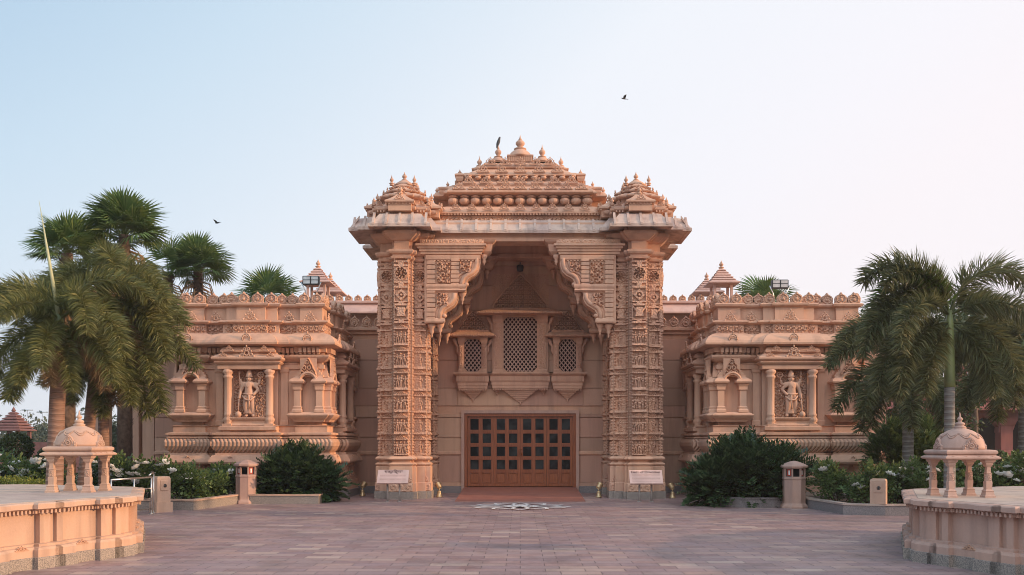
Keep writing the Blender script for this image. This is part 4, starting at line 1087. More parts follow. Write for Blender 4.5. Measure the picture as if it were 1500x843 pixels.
#PART2
# ------------------------------------------------------------------ octagonal platforms with little domed kiosks
def platform(c, mat, label, ang0=0):
    rt = empty('stone_platform', (c[0], c[1], 0)); tag(rt, label, 'platform', 'octagonal platforms at the sides of the plaza')
    R0 = 3.60
    vt = [(R0*math.cos(R(45*k+ang0)), R0*math.sin(R(45*k+ang0))) for k in range(8)]
    # plan: flat facets with pairs of shallow pilasters
    poly = []
    for k in range(8):
        a, b = Vector(vt[k]), Vector(vt[(k+1) % 8]); d = (b-a); L = d.length; d.normalize(); n = Vector((d.y, -d.x))
        poly.append(tuple(a))
        for t in (.14, .50, .86):
            c0 = a+d*L*t
            for (u, o) in ((-.19, 0), (-.19, .085), (-.03, .085), (-.03, .03), (.07, .03), (.07, .085), (.17, .085), (.17, 0)):
                q = c0+d*u+n*o; poly.append((q.x, q.y))
    m = MB(); m.stack(poly, [(0, .20), (0, .74)]); m.build('wall', mat, rt)
    m = MB(); m.stack(poly, [(.13, 0), (.13, .15), (.12, .155)]); m.build('granite_base', 'granite', rt)
    m = MB(); m.stack(poly, [(.11, .15), (.11, .25), (.09, .28), (.05, .29), (.05, .32), (-.01, .33)]); m.build('plinth', mat, rt)
    m = MB(); m.stack(poly, [(0, .725), (.05, .73), (.05, .765), (.10, .785), (.12, .79), (.12, .85), (.10, .865), (.06, .872)]); m.build('cornice', mat, rt)
    m = MB(); m.stack(vt, [(.02, .86), (.02, .8765)]); m.build('top_slab', 'top', rt)
    dn = MB()
    P2 = miter(poly, .055)
    for i in range(len(P2)):
        a, b = Vector(P2[i]), Vector(P2[(i+1) % len(P2)]); d = b-a; L = d.length
        if L < .08: continue
        d.normalize(); n = Vector((d.y, -d.x)); k = max(1, int(L/.055))
        for j in range(k):
            q = a+d*(j+.5)*L/k; Mz = Matrix.Translation((q.x, q.y, 0)) @ Matrix.Rotation(math.atan2(d.y, d.x), 4, 'Z')
            dn.box(-.014, .014, -.03, 0, .725, .772, M4=Mz)
    dn.build('dentil_row', mat, rt)
    for k in range(8):   # little carved tufts in the middle of the plinth facets
        a, b = Vector(vt[k]), Vector(vt[(k+1) % 8]); d = (b-a).normalized(); n = Vector((d.y, -d.x))
        for t in (.33, .67):
            q = a.lerp(b, t)+n*.105; palmette.put(rt, (q.x, q.y, .255), math.atan2(d.y, d.x), (.5, .5, .22))
    return rt
platform((-9.45, 13.25), 'cream', 'warm cream octagonal stone platform at the left edge under the sunlit kiosk')
platform((9.25, 12.55), 'pinkcream', 'rosy octagonal stone platform at the right edge under the shaded kiosk')
def kiosk(loc, mat, label, rz=0, sc_=1.0):
    rt = empty('kiosk', loc, rz); rt.scale = (sc_,)*3; tag(rt, label, 'kiosk', 'small domed kiosks on the platforms')
    s = .285
    for x in (-s, s):
        for y in (-s, s):
            m = MB(); q = lambda h: rect(x-h, x+h, y-h, y+h)
            m.stack(q(.035), [(.045, 0), (.045, .025), (.035, .035), (.025, .09), (.03, .10), (.015, .115), (.008, .13), (.012, .22), (.012, .24), (.004, .25), (.004, .36), (.010, .37), (-.002, .38), (-.006, .46), (.012, .49), (.02, .505), (.02, .525), (.04, .545), (.045, .56), (.045, .575)])
            for k in range(4):
                a = R(90*k); U = (math.cos(a), math.sin(a), 0); Nn = (math.sin(a), -math.cos(a), 0)
                o = Vector((x, y, .25))+Vector(Nn)*.040-Vector(U)*.030; m.relief(o, U, (0, 0, 1), Nn, .06, .11, scroll_fn(.03, 3), .006, .008)
            m.build('pillar', mat, rt)
    m = MB()
    m.stack(rect(-s, s, -s, s), [(-.05, .57), (.08, .575), (.125, .585), (.135, .595), (.135, .612), (.11, .63), (.08, .645), (.065, .65), (.085, .655), (.10, .668), (.105, .69), (.10, .71), (.075, .725), (.02, .73)])
    sl_ = m.build('roof_slab', mat, rt)
    m = MB(); prof = []
    for k in range(13):
        a = R(90*k/12); prof.append((.348*math.cos(a)**.80 if k < 12 else .03, .73+.325*math.sin(a)))
    prof[0] = (.34, .73); prof.insert(1, (.349, .76))
    m.lathe(prof[:-1]+[(.06, 1.052)], 40); m.build('dome', mat, rt)
    m = MB()      # scalloped garland round the top of the dome, lotus and finial
    pts = []
    n_ = 96
    for i in range(n_+1):
        a = 2*math.pi*i/n_; zz = .935+.032*math.cos(a*9); t_ = min(.985, (zz-.73)/.325); r = .348*math.cos(math.asin(t_))**.80+.004; pts.append((r*math.cos(a), r*math.sin(a), zz))
    m.tube(pts, .011, 4, cap=False)
    pts = []
    for i in range(n_+1):
        a = 2*math.pi*i/n_; zz = .958+.022*math.cos(a*9); t_ = min(.985, (zz-.73)/.325); r = .348*math.cos(math.asin(t_))**.80+.003; pts.append((r*math.cos(a), r*math.sin(a), zz))
    m.tube(pts, .006, 4, cap=False)
    m.build('garland', mat, rt)
    m = MB(); m.lathe([(.135, 1.02), (.14, 1.035), (.11, 1.05), (.08, 1.06), (.095, 1.075), (.07, 1.095), (.055, 1.105), (.075, 1.12), (.065, 1.145), (.03, 1.16), (.024, 1.175), (.044, 1.195), (.036, 1.22), (.015, 1.24), (.014, 1.26), (.003, 1.315)], 24, rib=.02, ribn=12); m.build('finial', mat, rt)
    for k in range(4):
        a = R(90*k); nx, ny = math.sin(a), -math.cos(a)
        Mz = Matrix.Rotation(a, 4, 'Z'); m = MB()
        ol = [(-.12, .725), (.12, .725), (.12, .79), (.075, .82), (.05, .87), (0, .915), (-.05, .87), (-.075, .82), (-.12, .79)]
        m.prism(ol, -.355, -.22, M4=Mz)
        m.ring((0, -.358, .785), .033, .013, 12, 5, M4=Mz); m.ell((0, -.36, .785), (.012, .01, .016), M4=Mz)
        for i in range(7):
            b = math.pi*i/6; m.ell((.066*math.cos(b), -.358, .785+.052*math.sin(b)), (.014, .010, .022), 6, 4, M4=Mz)
        m.ring((0, -.358, .872), .016, .008, 10, 4, M4=Mz)
        for sx_ in (-1, 1): m.ell((sx_*.10, -.358, .755), (.016, .010, .02), 6, 4, M4=Mz); m.ell((sx_*.095, -.358, .79), (.010, .009, .014), 6, 4, M4=Mz)
        m.build('pediment', mat, rt)
        for x in (-.30, -.1, .1, .30):
            palmette.put(rt, Mz @ Vector((x, -.40, .598)), a, (.22, .35, .13))
    return rt
kiosk((-7.13, 14.35, .876), 'cream', 'sunlit cream domed kiosk on the left platform')
kiosk((6.44, 13.0, .876), 'pinkcream', 'rosy domed kiosk on the right platform in shade', 0, .94)

# ------------------------------------------------------------------ stone lantern posts
def lantern(loc, label, rz):
    rt = empty('lantern_post', loc, rz); tag(rt, label, 'lantern', 'octagonal stone lantern posts')
    O = lambda r: [(r*math.cos(R(45*k+22.5)), r*math.sin(R(45*k+22.5))) for k in range(8)]
    m = MB(); m.stack(O(.285), [(.06, 0), (.06, .04), (.045, .07), (.01, .11), (.0, .14), (0, .72), (.015, .74), (.015, .77), (0, .78)])
    for k in range(8):
        Mz = Matrix.Rotation(R(45*k), 4, 'Z'); w_ = .285*math.sin(R(22.5))
        for x in (-w_+.012, w_-.012): m.box(x-.012, x+.012, -.2655, -.245, .16, .70, M4=Mz)
        m.box(-w_+.024, w_-.024, -.2645, -.245, .66, .70, M4=Mz)
    m.build('shaft', 'pinkcream', rt)
    m = MB()
    for k in range(8):
        Mz = Matrix.Rotation(R(45*k+22.5), 4, 'Z'); m.box(-.018, .018, -.283, -.245, .78, 1.02, M4=Mz)
    m.stack(O(.245), [(0, .775), (.035, .78), (.035, .80), (0, .805)]); m.stack(O(.245), [(0, 1.0), (.035, 1.005), (.035, 1.03), (0, 1.035)])
    m.build('window_frame', 'pinkcream', rt)
    m = MB(); m.stack(O(.235), [(0, .80), (0, 1.01)]); m.build('dark_pane', 'glass', rt)
    for a in (22.5, 67.5):
        Mz = Matrix.Rotation(R(a-22.5+0), 4, 'Z')
    for a in (-45, 45):
        Mz = Matrix.Rotation(R(a), 4, 'Z'); m = MB(); m.box(-.055, .055, -.226, -.219, .82, .99, M4=Mz); m.build('red_pane', 'redglass', rt)
        m = MB(); m.box(-.018, .022, -.232, -.227, .85, .96, M4=Mz); m.build('lamp_bulb', 'marble', rt)
    m = MB(); m.stack(O(.285), [(.0, 1.03), (.05, 1.035), (.055, 1.05), (.055, 1.085), (.03, 1.10), (-.03, 1.135), (-.16, 1.185), (-.24, 1.205)]); m.build('cap', 'pinkcream', rt)
    return rt
lantern((PX(361, 24.5), 24.5, 0), 'octagonal stone lantern post on the left, beside the mounded dark shrub', R(4))
lantern((PX(1163, 22.8), 22.8, 0), 'octagonal stone lantern post on the right, beside the tallest dark shrub', R(-3))

# ------------------------------------------------------------------ planting beds with granite kerbs
def kerb_bed(pts, name, label, mat='granite', closed=True, h=.22, capm='cream'):
    rt = empty(name, (pts[0][0], pts[0][1], 0)); tag(rt, label, 'planter'); 
    m = MB(); m.stack(pts, [(0, 0), (0, h)], cap=False); m.build('kerb', mat, rt, world=True)
    m = MB(); out_ = miter(pts, .02); inn = miter(pts, -.20); n = len(pts)
    vs = [(x, y, h) for x, y in out_]+[(x, y, h+.04) for x, y in out_]+[(x, y, h+.04) for x, y in inn]+[(x, y, h-.1) for x, y in inn]; fs = []
    for i in range(n):
        j = (i+1) % n; fs += [(i, j, n+j, n+i), (n+i, n+j, 2*n+j, 2*n+i), (2*n+i, 2*n+j, 3*n+j, 3*n+i)]
    m.add(vs, fs); m.build('coping', capm, rt, world=True)
    m = MB(); m.add([(x, y, h-.06) for x, y in miter(pts, -.15)], [tuple(range(n))]); m.build('soil_bed', 'soil', rt, world=True)
    return rt
kerb_bed([(-12.4, 22.1), (-8.72, 22.1), (-8.07, 21.9), (-7.72, 24.2), (-7.72, 25.6), (-12.4, 25.6)][::1], 'planting_bed', 'low kerbed bed of white roses left of the left lantern post')
kerb_bed([(-7.38, 24.25), (-5.50, 24.2), (-5.62, 27.2), (-5.62, 27.4), (-5.8, 27.4), (-5.8, 25.5), (-7.38, 25.5)], 'planting_bed', 'low kerbed bed under the mounded dark shrub on the left')
cir = [(6.0+.0, 25.3)]+[(6.15+1.15*math.cos(R(a)), 23.75+.95*math.sin(R(a))) for a in range(200, 345, 15)]+[(7.25, 25.3)]
kerb_bed(cir[0:], 'planting_bed', 'curved grey kerbed bed under the tallest dark shrub on the right', 'granite_grey', capm='granite_grey')
kerb_bed([(7.35, 22.6), (7.50, 20.6), (8.35, 20.3), (10.0, 20.2), (13, 20.2), (13, 25.6), (7.35, 25.6)], 'planting_bed', 'grey kerbed rose bed right of the right lantern post', 'granite_grey', capm='top')

# stone posts with a switch hatch
def stone_post(loc, z0, mat, label, rz, h=.62):
    rt = empty('stone_post', loc, rz); tag(rt, label, 'post', 'short stone posts with hatches')
    m = MB(); ol = [(-.18, z0), (.17, z0), (.17, z0+h*.78), (.13, z0+h*.9), (.10, z0+h), (-.18, z0+h)] 
    m.stack(rect(-.17, .17, -.13, .13), [(0, z0), (0, z0+h-.05), (-.015, z0+h-.01), (-.04, z0+h)]); m.build('body', mat, rt)
    if z0 < .25:
        m = MB(); m.box(-.21, .21, -.16, .16, 0, z0-.0); m.build('foot', mat, rt)
    m = MB(); m.bbox(-.09, .09, -.145, -.128, z0+h*.45, z0+h*.85, .006); m.build('hatch', mat, rt)
    m = MB(); m.ring((.02, -.15, z0+h*.64), .035, .008, 12, 4); m.ell((.02, -.15, z0+h*.64), (.02, .01, .03)); m.build('handle', 'black', rt)
stone_post((PX(236, 21.4), 21.4, 0), .24, 'cream', 'sunlit stone post at the end of the steel railing', R(-38+90), .62)
stone_post((PX(1287, 20.45), 20.45, 0), .26, 'cream', 'stone post standing on the grey kerb right of the right lantern', R(-30), .58)

# steel railing
rt = empty('steel_railing', (PX(160, 20.5), 20.5, 0)); tag(rt, 'bright steel barrier rail between the left platform and the sunlit stone post', 'railing')
A = Vector((PX(163, 19.3), 19.3)); B = Vector((PX(224, 20.9), 20.9)); dd = B-A
def rp(t, z): q = A+dd*t; return (q.x, q.y, z)
for t in (0, .53, .96, 1.02):
    m = MB(); m.tube([rp(t, .01), rp(t, .86 if t < 1 else .93)], .019, 8); 
    if t >= .5: m.lathe([(.05, 0), (.05, .012), (.02, .02)], 12, rp(t, .004))
    m.build('rail_post', 'steel', rt, world=True)
for z in (.12, .36, .60, .86):
    m = MB(); m.tube([rp(0, z), rp(.96, z)], .015 if z < .8 else .021, 8); m.build('rail_bar', 'steel', rt, world=True)
m = MB(); m.tube([rp(.9, .90), rp(.96, .95), rp(1.0, .96), rp(1.02, .92)], .019, 8); m.build('rail_hook', 'steel', rt, world=True)

# ------------------------------------------------------------------ plaques
def plaque(loc, title, label, mir, w_=.92):
    rt = empty('information_plaque', loc); tag(rt, label, 'sign', 'stone plaques before the gate columns')
    for x in (-.17, .17):
        m = MB(); m.tube([(x, .1, .0), (x, .08, .50)], .028, 10); m.lathe([(.07, 0), (.07, .015), (.03, .02)], 12, (x, .1, 0)); m.build('post', 'greypost', rt)
    th = R(38); zc = .70; hh = .235
    Mz = Matrix.Translation((0, .0, zc)) @ Matrix.Rotation(th-R(90)+R(90), 4, 'X')
    # tilted slab: local x along width, local z up the slope
    Mt = Matrix.Translation((0, 0, zc)) @ Matrix.Rotation(-R(38), 4, 'X')
    m = MB(); m.stack([(-w_/2, -.03), (w_/2, -.03), (w_/2, .03), (-w_/2, .03)], [(-.006, -hh), (0, -hh+.006), (0, hh-.006), (-.006, hh)], M4=Mt)
    m.build('slab', 'plaque', rt)
    def txt(body, size, z, mat, nm):
        cu = bpy.data.curves.new(nm, 'FONT'); cu.body = body; cu.size = size; cu.align_x = 'CENTER'; cu.extrude = .001; cu.offset = .003
        o = bpy.data.objects.new('t', cu); COL.objects.link(o)
        dg = bpy.context.evaluated_depsgraph_get(); me = bpy.data.meshes.new_from_object(o.evaluated_get(dg)); bpy.data.objects.remove(o)
        me.name = nm; me.materials.clear(); me.materials.append(M[mat]); q = bpy.data.objects.new(nm, me); COL.objects.link(q); q.parent = rt
        q.matrix_local = Mt @ Matrix.Translation((0, -.0325, z)) @ Matrix.Rotation(R(90), 4, 'X')
        bb = [v.co.x for v in me.vertices]; return q
    txt(title, .115 if mir < 0 else .13, .12, 'ink', 'title_lettering')
    m = MB(); rr = random.Random(3)
    for j in range(6):
        z = .075-.048*j; x = -w_*.42
        while x < w_*.42:
            l_ = rr.uniform(.02, .06); m.box(x, min(x+l_, w_*.43), -.0315, -.0305, z, z+.010, M4=Mt); x += l_+.012
    m.build('engraved_lines', 'text', rt)
    return rt
plaque((PX(577, 25.3), 25.15, 0), 'भक्तिद्वार', 'slanted pink plaque before the left gate column, lettered in Hindi', 1, .88)
plaque((PX(945, 25.1), 24.95, 0), 'Gate of Devotion', 'slanted pink plaque before the right gate column, lettered Gate of Devotion', -1, .93)

# brass spotlights at the column feet
def spot(px, py, mir, label):
    Y = EYE*F/(py-HY); rt = empty('spotlight', (PX(px, Y), Y, 0)); tag(rt, label, 'spotlight', 'brass spotlights at the foot of the gate'); s = mir
    m = MB(); m.lathe([(.10, 0), (.10, .03), (.075, .05), (.055, .16), (.06, .18), (.03, .20)], 14); m.build('base', 'brass', rt)
    m = MB(); m.tube([(0, 0, .19), (0, 0, .27)], .014, 6); m.tube([(-.06, 0, .27), (.06, 0, .27)], .012, 6); m.build('bracket', 'brass', rt)
    Mt = Matrix.Translation((.02*s, .05, .34)) @ Matrix.Rotation(R(-38), 4, 'X') @ Matrix.Rotation(R(25*s), 4, 'Y')
    m = MB(); m.lathe([(.05, -.09), (.075, -.07), (.08, .05), (.10, .07), (.10, .09), (.08, .085)], 14, M4=Mt); m.build('lamp_head', 'brass', rt)
spot(531, 727, 1, 'brass spotlight left of the left gate column'); spot(643.5, 728.5, -1, 'brass spotlight between the left gate column and the ramp')
spot(877, 729, 1, 'brass spotlight between the ramp and the right gate column'); spot(985, 730, -1, 'brass spotlight right of the right gate column')

# white marble inlay in the paving: a round flower with long loops of petals
m = MB(); yc = EYE*F/(742.8-HY); 
zf = [.006]
def flat(pts, w0):
    zf[0] += .0012
    P = [Vector((x, y, 0)) for x, y in pts]; vs = []
    for i, p in enumerate(P):
        t = (P[min(i+1, len(P)-1)]-P[max(i-1, 0)]).normalized(); nn = Vector((-t.y, t.x, 0)); vs += [tuple(p+nn*w0+Vector((0, 0, zf[0]))), tuple(p-nn*w0+Vector((0, 0, zf[0])))]
    b = len(m.v); m.v += vs; 
    for i in range(len(P)-1): m.f.append((b+2*i+1, b+2*i+3, b+2*i+2, b+2*i)); m.sm.append(False)
n = 24; m.add([(.20*math.cos(2*math.pi*k/n), yc+.34*math.sin(2*math.pi*k/n), .038) for k in range(n)], [tuple(range(n))])
for k in range(12):
    a = R(30*k); dx, dy = math.cos(a), math.sin(a)
    for s in (-1, 1):
        pts = []
        for i in range(17):
            t = i/16; r = .15+1.17*t; wv = s*.20*math.sin(math.pi*t**1.3)
            pts.append((r*dx-wv*dy, yc+r*dy+wv*dx))
        flat(pts, .045)
o = m.build('floor_inlay', 'marble'); tag(o, kind='structure')

# ------------------------------------------------------------------ foliage helpers
def leaf_cloud(m, pts, size, rg, up=.3, asp=.45, fold=False):
    """one diamond leaf per point with random facing"""
    for p in pts:
        s = size*rg.uniform(.6, 1.35)
        d = Vector((rg.gauss(0, 1), rg.gauss(0, 1), rg.gauss(0, 1)+up)).normalized()
        q = d.cross(Vector((rg.gauss(0, 1), rg.gauss(0, 1), rg.gauss(0, 1)))).normalized()
        p = Vector(p); m.add([p, p+d*s*.5+q*s*asp*.5, p+d*s, p+d*s*.5-q*s*asp*.5], [(0, 1, 2, 3)])
def blob_pts(rg, c, r, n, shell=.55):
    out_ = []
    while len(out_) < n:
        v = Vector((rg.gauss(0, 1), rg.gauss(0, 1), rg.gauss(0, 1))).normalized(); t = shell+(1-shell)*rg.random()**.7
        out_.append((c[0]+v.x*r[0]*t, c[1]+v.y*r[1]*t, c[2]+v.z*r[2]*t))
    return out_

# ---- foxtail palms
def frond_mb(e0, L, droop, seed, dens=300, fl=.34):
    """frond in the XZ plane starting at the origin, pointing to +X; leaflets stand all round the rib"""
    rg = random.Random(seed); m = MB(); N_ = 26; pts = [Vector((0, 0, 0))]; el_ = e0; side = 0
    sw = rg.uniform(-.25, .25)
    dirs = []
    for i in range(N_):
        t = i/N_; e_ = e0-droop*(t**1.15)*(1+.25*math.sin(seed)); az = sw*t
        e_ = max(e_, R(-84)); d = Vector((math.cos(e_)*math.cos(az), math.cos(e_)*math.sin(az), math.sin(e_))); dirs.append(d); pts.append(pts[-1]+d*L/N_)
    m.tube(pts, [.030*(1-.85*i/N_)+.004 for i in range(N_+1)], 5)
    for k in range(dens):
        t = .13+.87*(k+rg.random())/dens; f = t*N_; i = min(N_-1, int(f)); p = pts[i].lerp(pts[i+1], f-i); d = dirs[i]
        u = d.cross(Vector((0, 0, 1))); u = u.normalized() if u.length > .01 else Vector((0, 1, 0)); v = u.cross(d)
        a = rg.uniform(0, 2*math.pi); rad = u*math.cos(a)+v*math.sin(a)*.9
        ll = fl*(.55+.6*math.sin(math.pi*min(1, t*.86+.10)))*rg.uniform(.75, 1.15)
        g1 = (rad*1.0+d*.42+Vector((0, 0, .02))).normalized(); g2 = (g1+Vector((0, 0, -.24))+d*.30).normalized()
        w_ = .0125; sdir = g1.cross(Vector((rg.gauss(0, 1), rg.gauss(0, 1), rg.gauss(0, .6)))).normalized()*w_
        a1 = p+g1*ll*.5; a2 = a1+g2*ll*.55
        m.add([p-sdir*.5, p+sdir*.5, a1+sdir, a1-sdir, a2], [(0, 1, 2, 3), (3, 2, 4)])
    return m
FR = {}
def frond_proto(kind, seed, mat):
    key = (kind, seed % 3, mat)
    if key not in FR:
        e0, L, dr = {'up': (R(80), 2.2, R(120)), 'mid': (R(56), 2.6, R(140)), 'out': (R(28), 2.7, R(110)), 'low': (R(-5), 2.5, R(75)), 'hang': (R(-38), 2.3, R(44)), 'arc': (R(74), 2.7, R(165))}[kind]
        FR[key] = Proto(frond_mb(e0, L, dr, seed % 3+{'up': 3, 'mid': 6, 'out': 9, 'low': 12, 'hang': 15, 'arc': 21}[kind], 700, .43), 'frond', mat)
    return FR[key]
def foxtail(loc, hc, label, fronds, r=.15, bark='palmbark', lean=(0, 0), sc_=1.0, shaft_h=.9, mat='foxtail', spear=None, tgroup='foxtail palms with bushy plume fronds'):
    rt = empty('palm_tree', loc); tag(rt, label, 'palm tree', tgroup)
    hs = hc-shaft_h
    m = MB(); pts = []; rad = []
    for i in range(9):
        t = i/8; pts.append((lean[0]*t, lean[1]*t, hs*t)); rad.append(r*(1.12-.20*t))
    m.tube(pts, rad, 16); m.build('trunk', bark, rt)
    m = MB(); m.tube([(lean[0], lean[1], hs), (lean[0]*1.02, lean[1], hs+.15), (lean[0]*1.05, lean[1], hc-.2), (lean[0]*1.06, lean[1], hc+.1)], [r*1.0, r*1.02, r*.75, r*.45], 14); m.build('crownshaft', 'shaft', rt)
    top = Vector((lean[0]*1.06, lean[1], hc))
    for i, (kind, az, s_) in enumerate(fronds):
        mt = mat
        if kind.endswith('*'): kind = kind[:-1]; mt = 'foxtail_new'
        if kind.endswith('-'): kind = kind[:-1]; mt = 'foxtail_old'
        frond_proto(kind, i, mt).put(rt, (top.x, top.y, top.z-(.15 if kind in ('low', 'hang') else 0)), R(az), s_*sc_)
    if spear:
        m = MB(); tip = Vector(spear); m.tube([top, top.lerp(tip, .5), top.lerp(tip, .75), tip], [.05, .035, .018, .003], 6); m.build('spear_leaf', 'spear', rt)
    return rt
# azimuth 0 = to the right (+X), 90 = away, 180 = left, 270 = towards the camera
Y1 = 19.5
foxtail((PX(78, Y1), Y1, 0), PZ(468, Y1), 'front left foxtail palm with thick orange ringed trunk and tall spear leaf',
        [('mid', 178, 1.0), ('out', 205, 1.0), ('low', 190, 1.0), ('hang', 215, .9), ('arc', 165, .95), ('out', 262, .8), ('low', 285, .85), ('mid', 320, .9), ('arc', 10, .95), ('out', 340, .95), ('low', 345, .9), ('hang', 250, .8), ('hang-', 280, .75), ('hang-', 20, .8), ('mid', 90, .9), ('out', 130, .9), ('low', 60, .9), ('hang', 175, .95), ('hang', 310, .8)],
        r=.165, lean=(.12, 0), spear=(PX(57, Y1)-PX(78, Y1), 0, PZ(293, Y1)), sc_=.93)
Y2 = 21.5
foxtail((PX(118, Y2), Y2, 0), PZ(428, Y2), 'tallest foxtail palm of the left group, its slim trunk behind the kiosk dome',
        [('arc', 5, .9), ('mid', 350, .85), ('out', 335, .9), ('out', 15, .75), ('low', 355, 1.0), ('mid', 180, .9), ('out', 195, .9), ('arc', 300, .9), ('mid', 260, .8), ('low', 300, .95), ('up', 100, .9), ('out', 60, 1.0), ('hang', 320, 1.0), ('hang-', 345, .9), ('hang-', 280, .9), ('out', 235, .8), ('hang', 30, 1.0), ('low', 200, .9)],
        r=.13, lean=(.45, 0))
Y3 = 22.0
foxtail((PX(153, Y3), Y3, 0), PZ(505, Y3), 'lower foxtail palm with green crownshaft at the right of the left group',
        [('mid', 355, .95), ('out', 10, .95), ('low', 0, .95), ('out', 330, .9), ('low', 320, .9), ('hang', 350, .9), ('mid', 60, .9), ('out', 90, .9), ('mid', 200, .7), ('low', 220, .7), ('hang', 250, .7), ('arc', 20, .95), ('hang', 290, .85), ('arc', 340, .8), ('hang-', 310, .75), ('hang-', 200, .7)],
        r=.13, lean=(-.03, 0), shaft_h=1.35)
Y4 = 18.5
foxtail((PX(1391, Y4), Y4, 0), PZ(462, Y4), 'front right foxtail palm with grey trunk behind the right kiosk',
        [('arc*', 168, 1.0), ('mid', 178, .98), ('arc', 186, 1.05), ('out', 185, 1.0), ('low', 190, 1.0), ('arc', 8, 1.05), ('mid', 20, .8), ('out', 350, .85), ('low', 340, .85), ('hang', 330, .85), ('hang', 220, .9), ('low', 210, 1.0), ('hang', 0, .85), ('up*', 200, .7), ('hang', 185, .95), ('out', 215, .95), ('out', 320, .8), ('arc', 195, .9)],
        r=.108, bark='greybark', mat='foxtail_dark', shaft_h=1.5, sc_=.93)
Y5 = 22.5
foxtail((PX(1330, Y5), Y5, 0), PZ(520, Y5), 'foxtail palm overlapping the right end of the right pavilion',
        [('mid', 160, .9), ('arc', 180, .95), ('out', 190, .9), ('low', 185, .95), ('hang', 200, .9), ('out', 350, .9), ('hang', 300, .9), ('hang', 180, .95), ('hang', 250, .95), ('hang', 340, .95), ('low', 210, .95)],
        r=.13, bark='greybark', mat='foxtail_dark')
Y6 = 22.0
foxtail((PX(1500, Y6), Y6, 0), PZ(505, Y6), 'rightmost foxtail palm, crown low at the right edge',
        [('mid', 20, .9), ('out', 0, .9), ('low', 350, .9), ('hang', 330, .9), ('arc', 30, .8), ('out', 300, .8), ('mid', 170, .8), ('low', 200, .8), ('hang', 230, .8), ('out', 160, .8), ('low', 280, .85), ('hang', 20, .85), ('hang', 200, .9), ('low', 225, .9), ('low', 180, .9), ('mid', 200, .8)],
        r=.13, bark='greybark', mat='foxtail_dark')

# ---- fan palms
def fan_mb(seed, n=34, L=.95):
    """fan leaf: petiole along +X then a pleated fan"""
    rg = random.Random(seed); m = MB(); pl_ = .85
    m.tube([(0, 0, 0), (pl_*.5, 0, .06), (pl_, 0, .04)], [.022, .018, .014], 4)
    for k in range(n):
        a = R(-118+236*k/(n-1)); l_ = L*(.80+.25*math.cos(a*.6))*rg.uniform(.93, 1.05)
        d = Vector((math.cos(a), math.sin(a), -.10+.06*math.sin(k*3.1416)))
        sx_ = Vector((-math.sin(a), math.cos(a), 0)); p = Vector((pl_, 0, .04)); mid = p+d*l_*.58+Vector((0, 0, .02 if k % 2 else -.02)); wd = l_*.58*math.tan(R(236/(n-1)/2))*1.12
        tip = p+d*l_+Vector((0, 0, -.20*rg.uniform(.4, 1.4)))
        m.add([p, mid-sx_*wd, tip, mid+sx_*wd], [(0, 1, 2, 3)])
    return m
fanP = [Proto(fan_mb(i), 'fan_leaf', 'fan') for i in range(3)]
def dead_mb(seed):
    rg = random.Random(seed); m = MB()
    m.tube([(0, 0, 0), (.35, 0, -.12), (.5, 0, -.5)], [.02, .015, .01], 4)
    for k in range(16):
        a = rg.uniform(-.5, .5); b_ = Vector((.5, 0, -.48)); t = b_+Vector((rg.uniform(-.15, .25), a*.9, -rg.uniform(.5, 1.1))); q = Vector((rg.gauss(0, 1), rg.gauss(0, 1), 0)).normalized()*.025
        mid = b_.lerp(t, .5)+Vector((.06, 0, 0)); m.add([b_, mid-q, t, mid+q], [(0, 1, 2, 3)])
    return m
deadP = [Proto(dead_mb(50+i), 'dead_leaf', 'deadfan') for i in range(2)]
def fanpalm(px, py, Y, label, s_=1.0, n=34, nd=26, seed=1, bare=False):
    hc = PZ(py, Y); rt = empty('fan_palm', (PX(px, Y), Y, 0)); tag(rt, label, 'palm tree', 'fan palms behind the foxtail palms'); rg = random.Random(seed)
    m = MB(); m.tube([(0, 0, 0), (.03, 0, hc*.5), (0, 0, hc)], [.24, .2, .16], 12)
    if not bare:
        for k in range(150):   # old leaf bases
            a = rg.uniform(0, 6.28); z = rg.uniform(.5, hc); r = .2; m.add([(r*math.cos(a)-.05*math.sin(a), r*math.sin(a)+.05*math.cos(a), z), (r*math.cos(a)+.05*math.sin(a), r*math.sin(a)-.05*math.cos(a), z), ((r+.10)*math.cos(a), (r+.10)*math.sin(a), z+.16)], [(0, 1, 2)])
    m.build('trunk', 'bark', rt)
    for k in range(n):
        t = (k+.5)/n; e_ = R(82-86*t**.9); az = k*2.39996+rg.uniform(-.2, .2)
        o = fanP[k % 3].put(rt, (0, 0, hc-.15*t), 0, s_*rg.uniform(.85, 1.1)); o.rotation_euler = (rg.uniform(-.5, .5), -e_, az)
    for k in range(nd):
        az = k*2.39996; o = deadP[k % 2].put(rt, (0, 0, hc-.3-(1.7 if nd > 70 else .9)*rg.random()), az, s_*rg.uniform(1.3, 2.0))
    return rt
fanpalm(182, 345, 27, 'tallest fan palm rising above the left palm group', .80, 44, 34, 1)
fanpalm(290, 395, 31.8, 'fan palm with dead brown skirt nearest the left pavilion roof', .76, 40, 50, 2)
fanpalm(98, 372, 26, 'leftmost fan palm behind the tall spear leaf', .72, 30, 20, 3)
fanpalm(246, 400, 31.5, 'fan palm almost all dead brown leaves between the two tall fan palms', .8, 9, 80, 5)
fanpalm(394, 446, 38, 'small feathery palm top showing above the left pavilion parapet', 1.0, 18, 0, 4)
fanpalm(1118, 452, 38, 'small palm top showing above the right pavilion parapet', .95, 12, 0, 6)

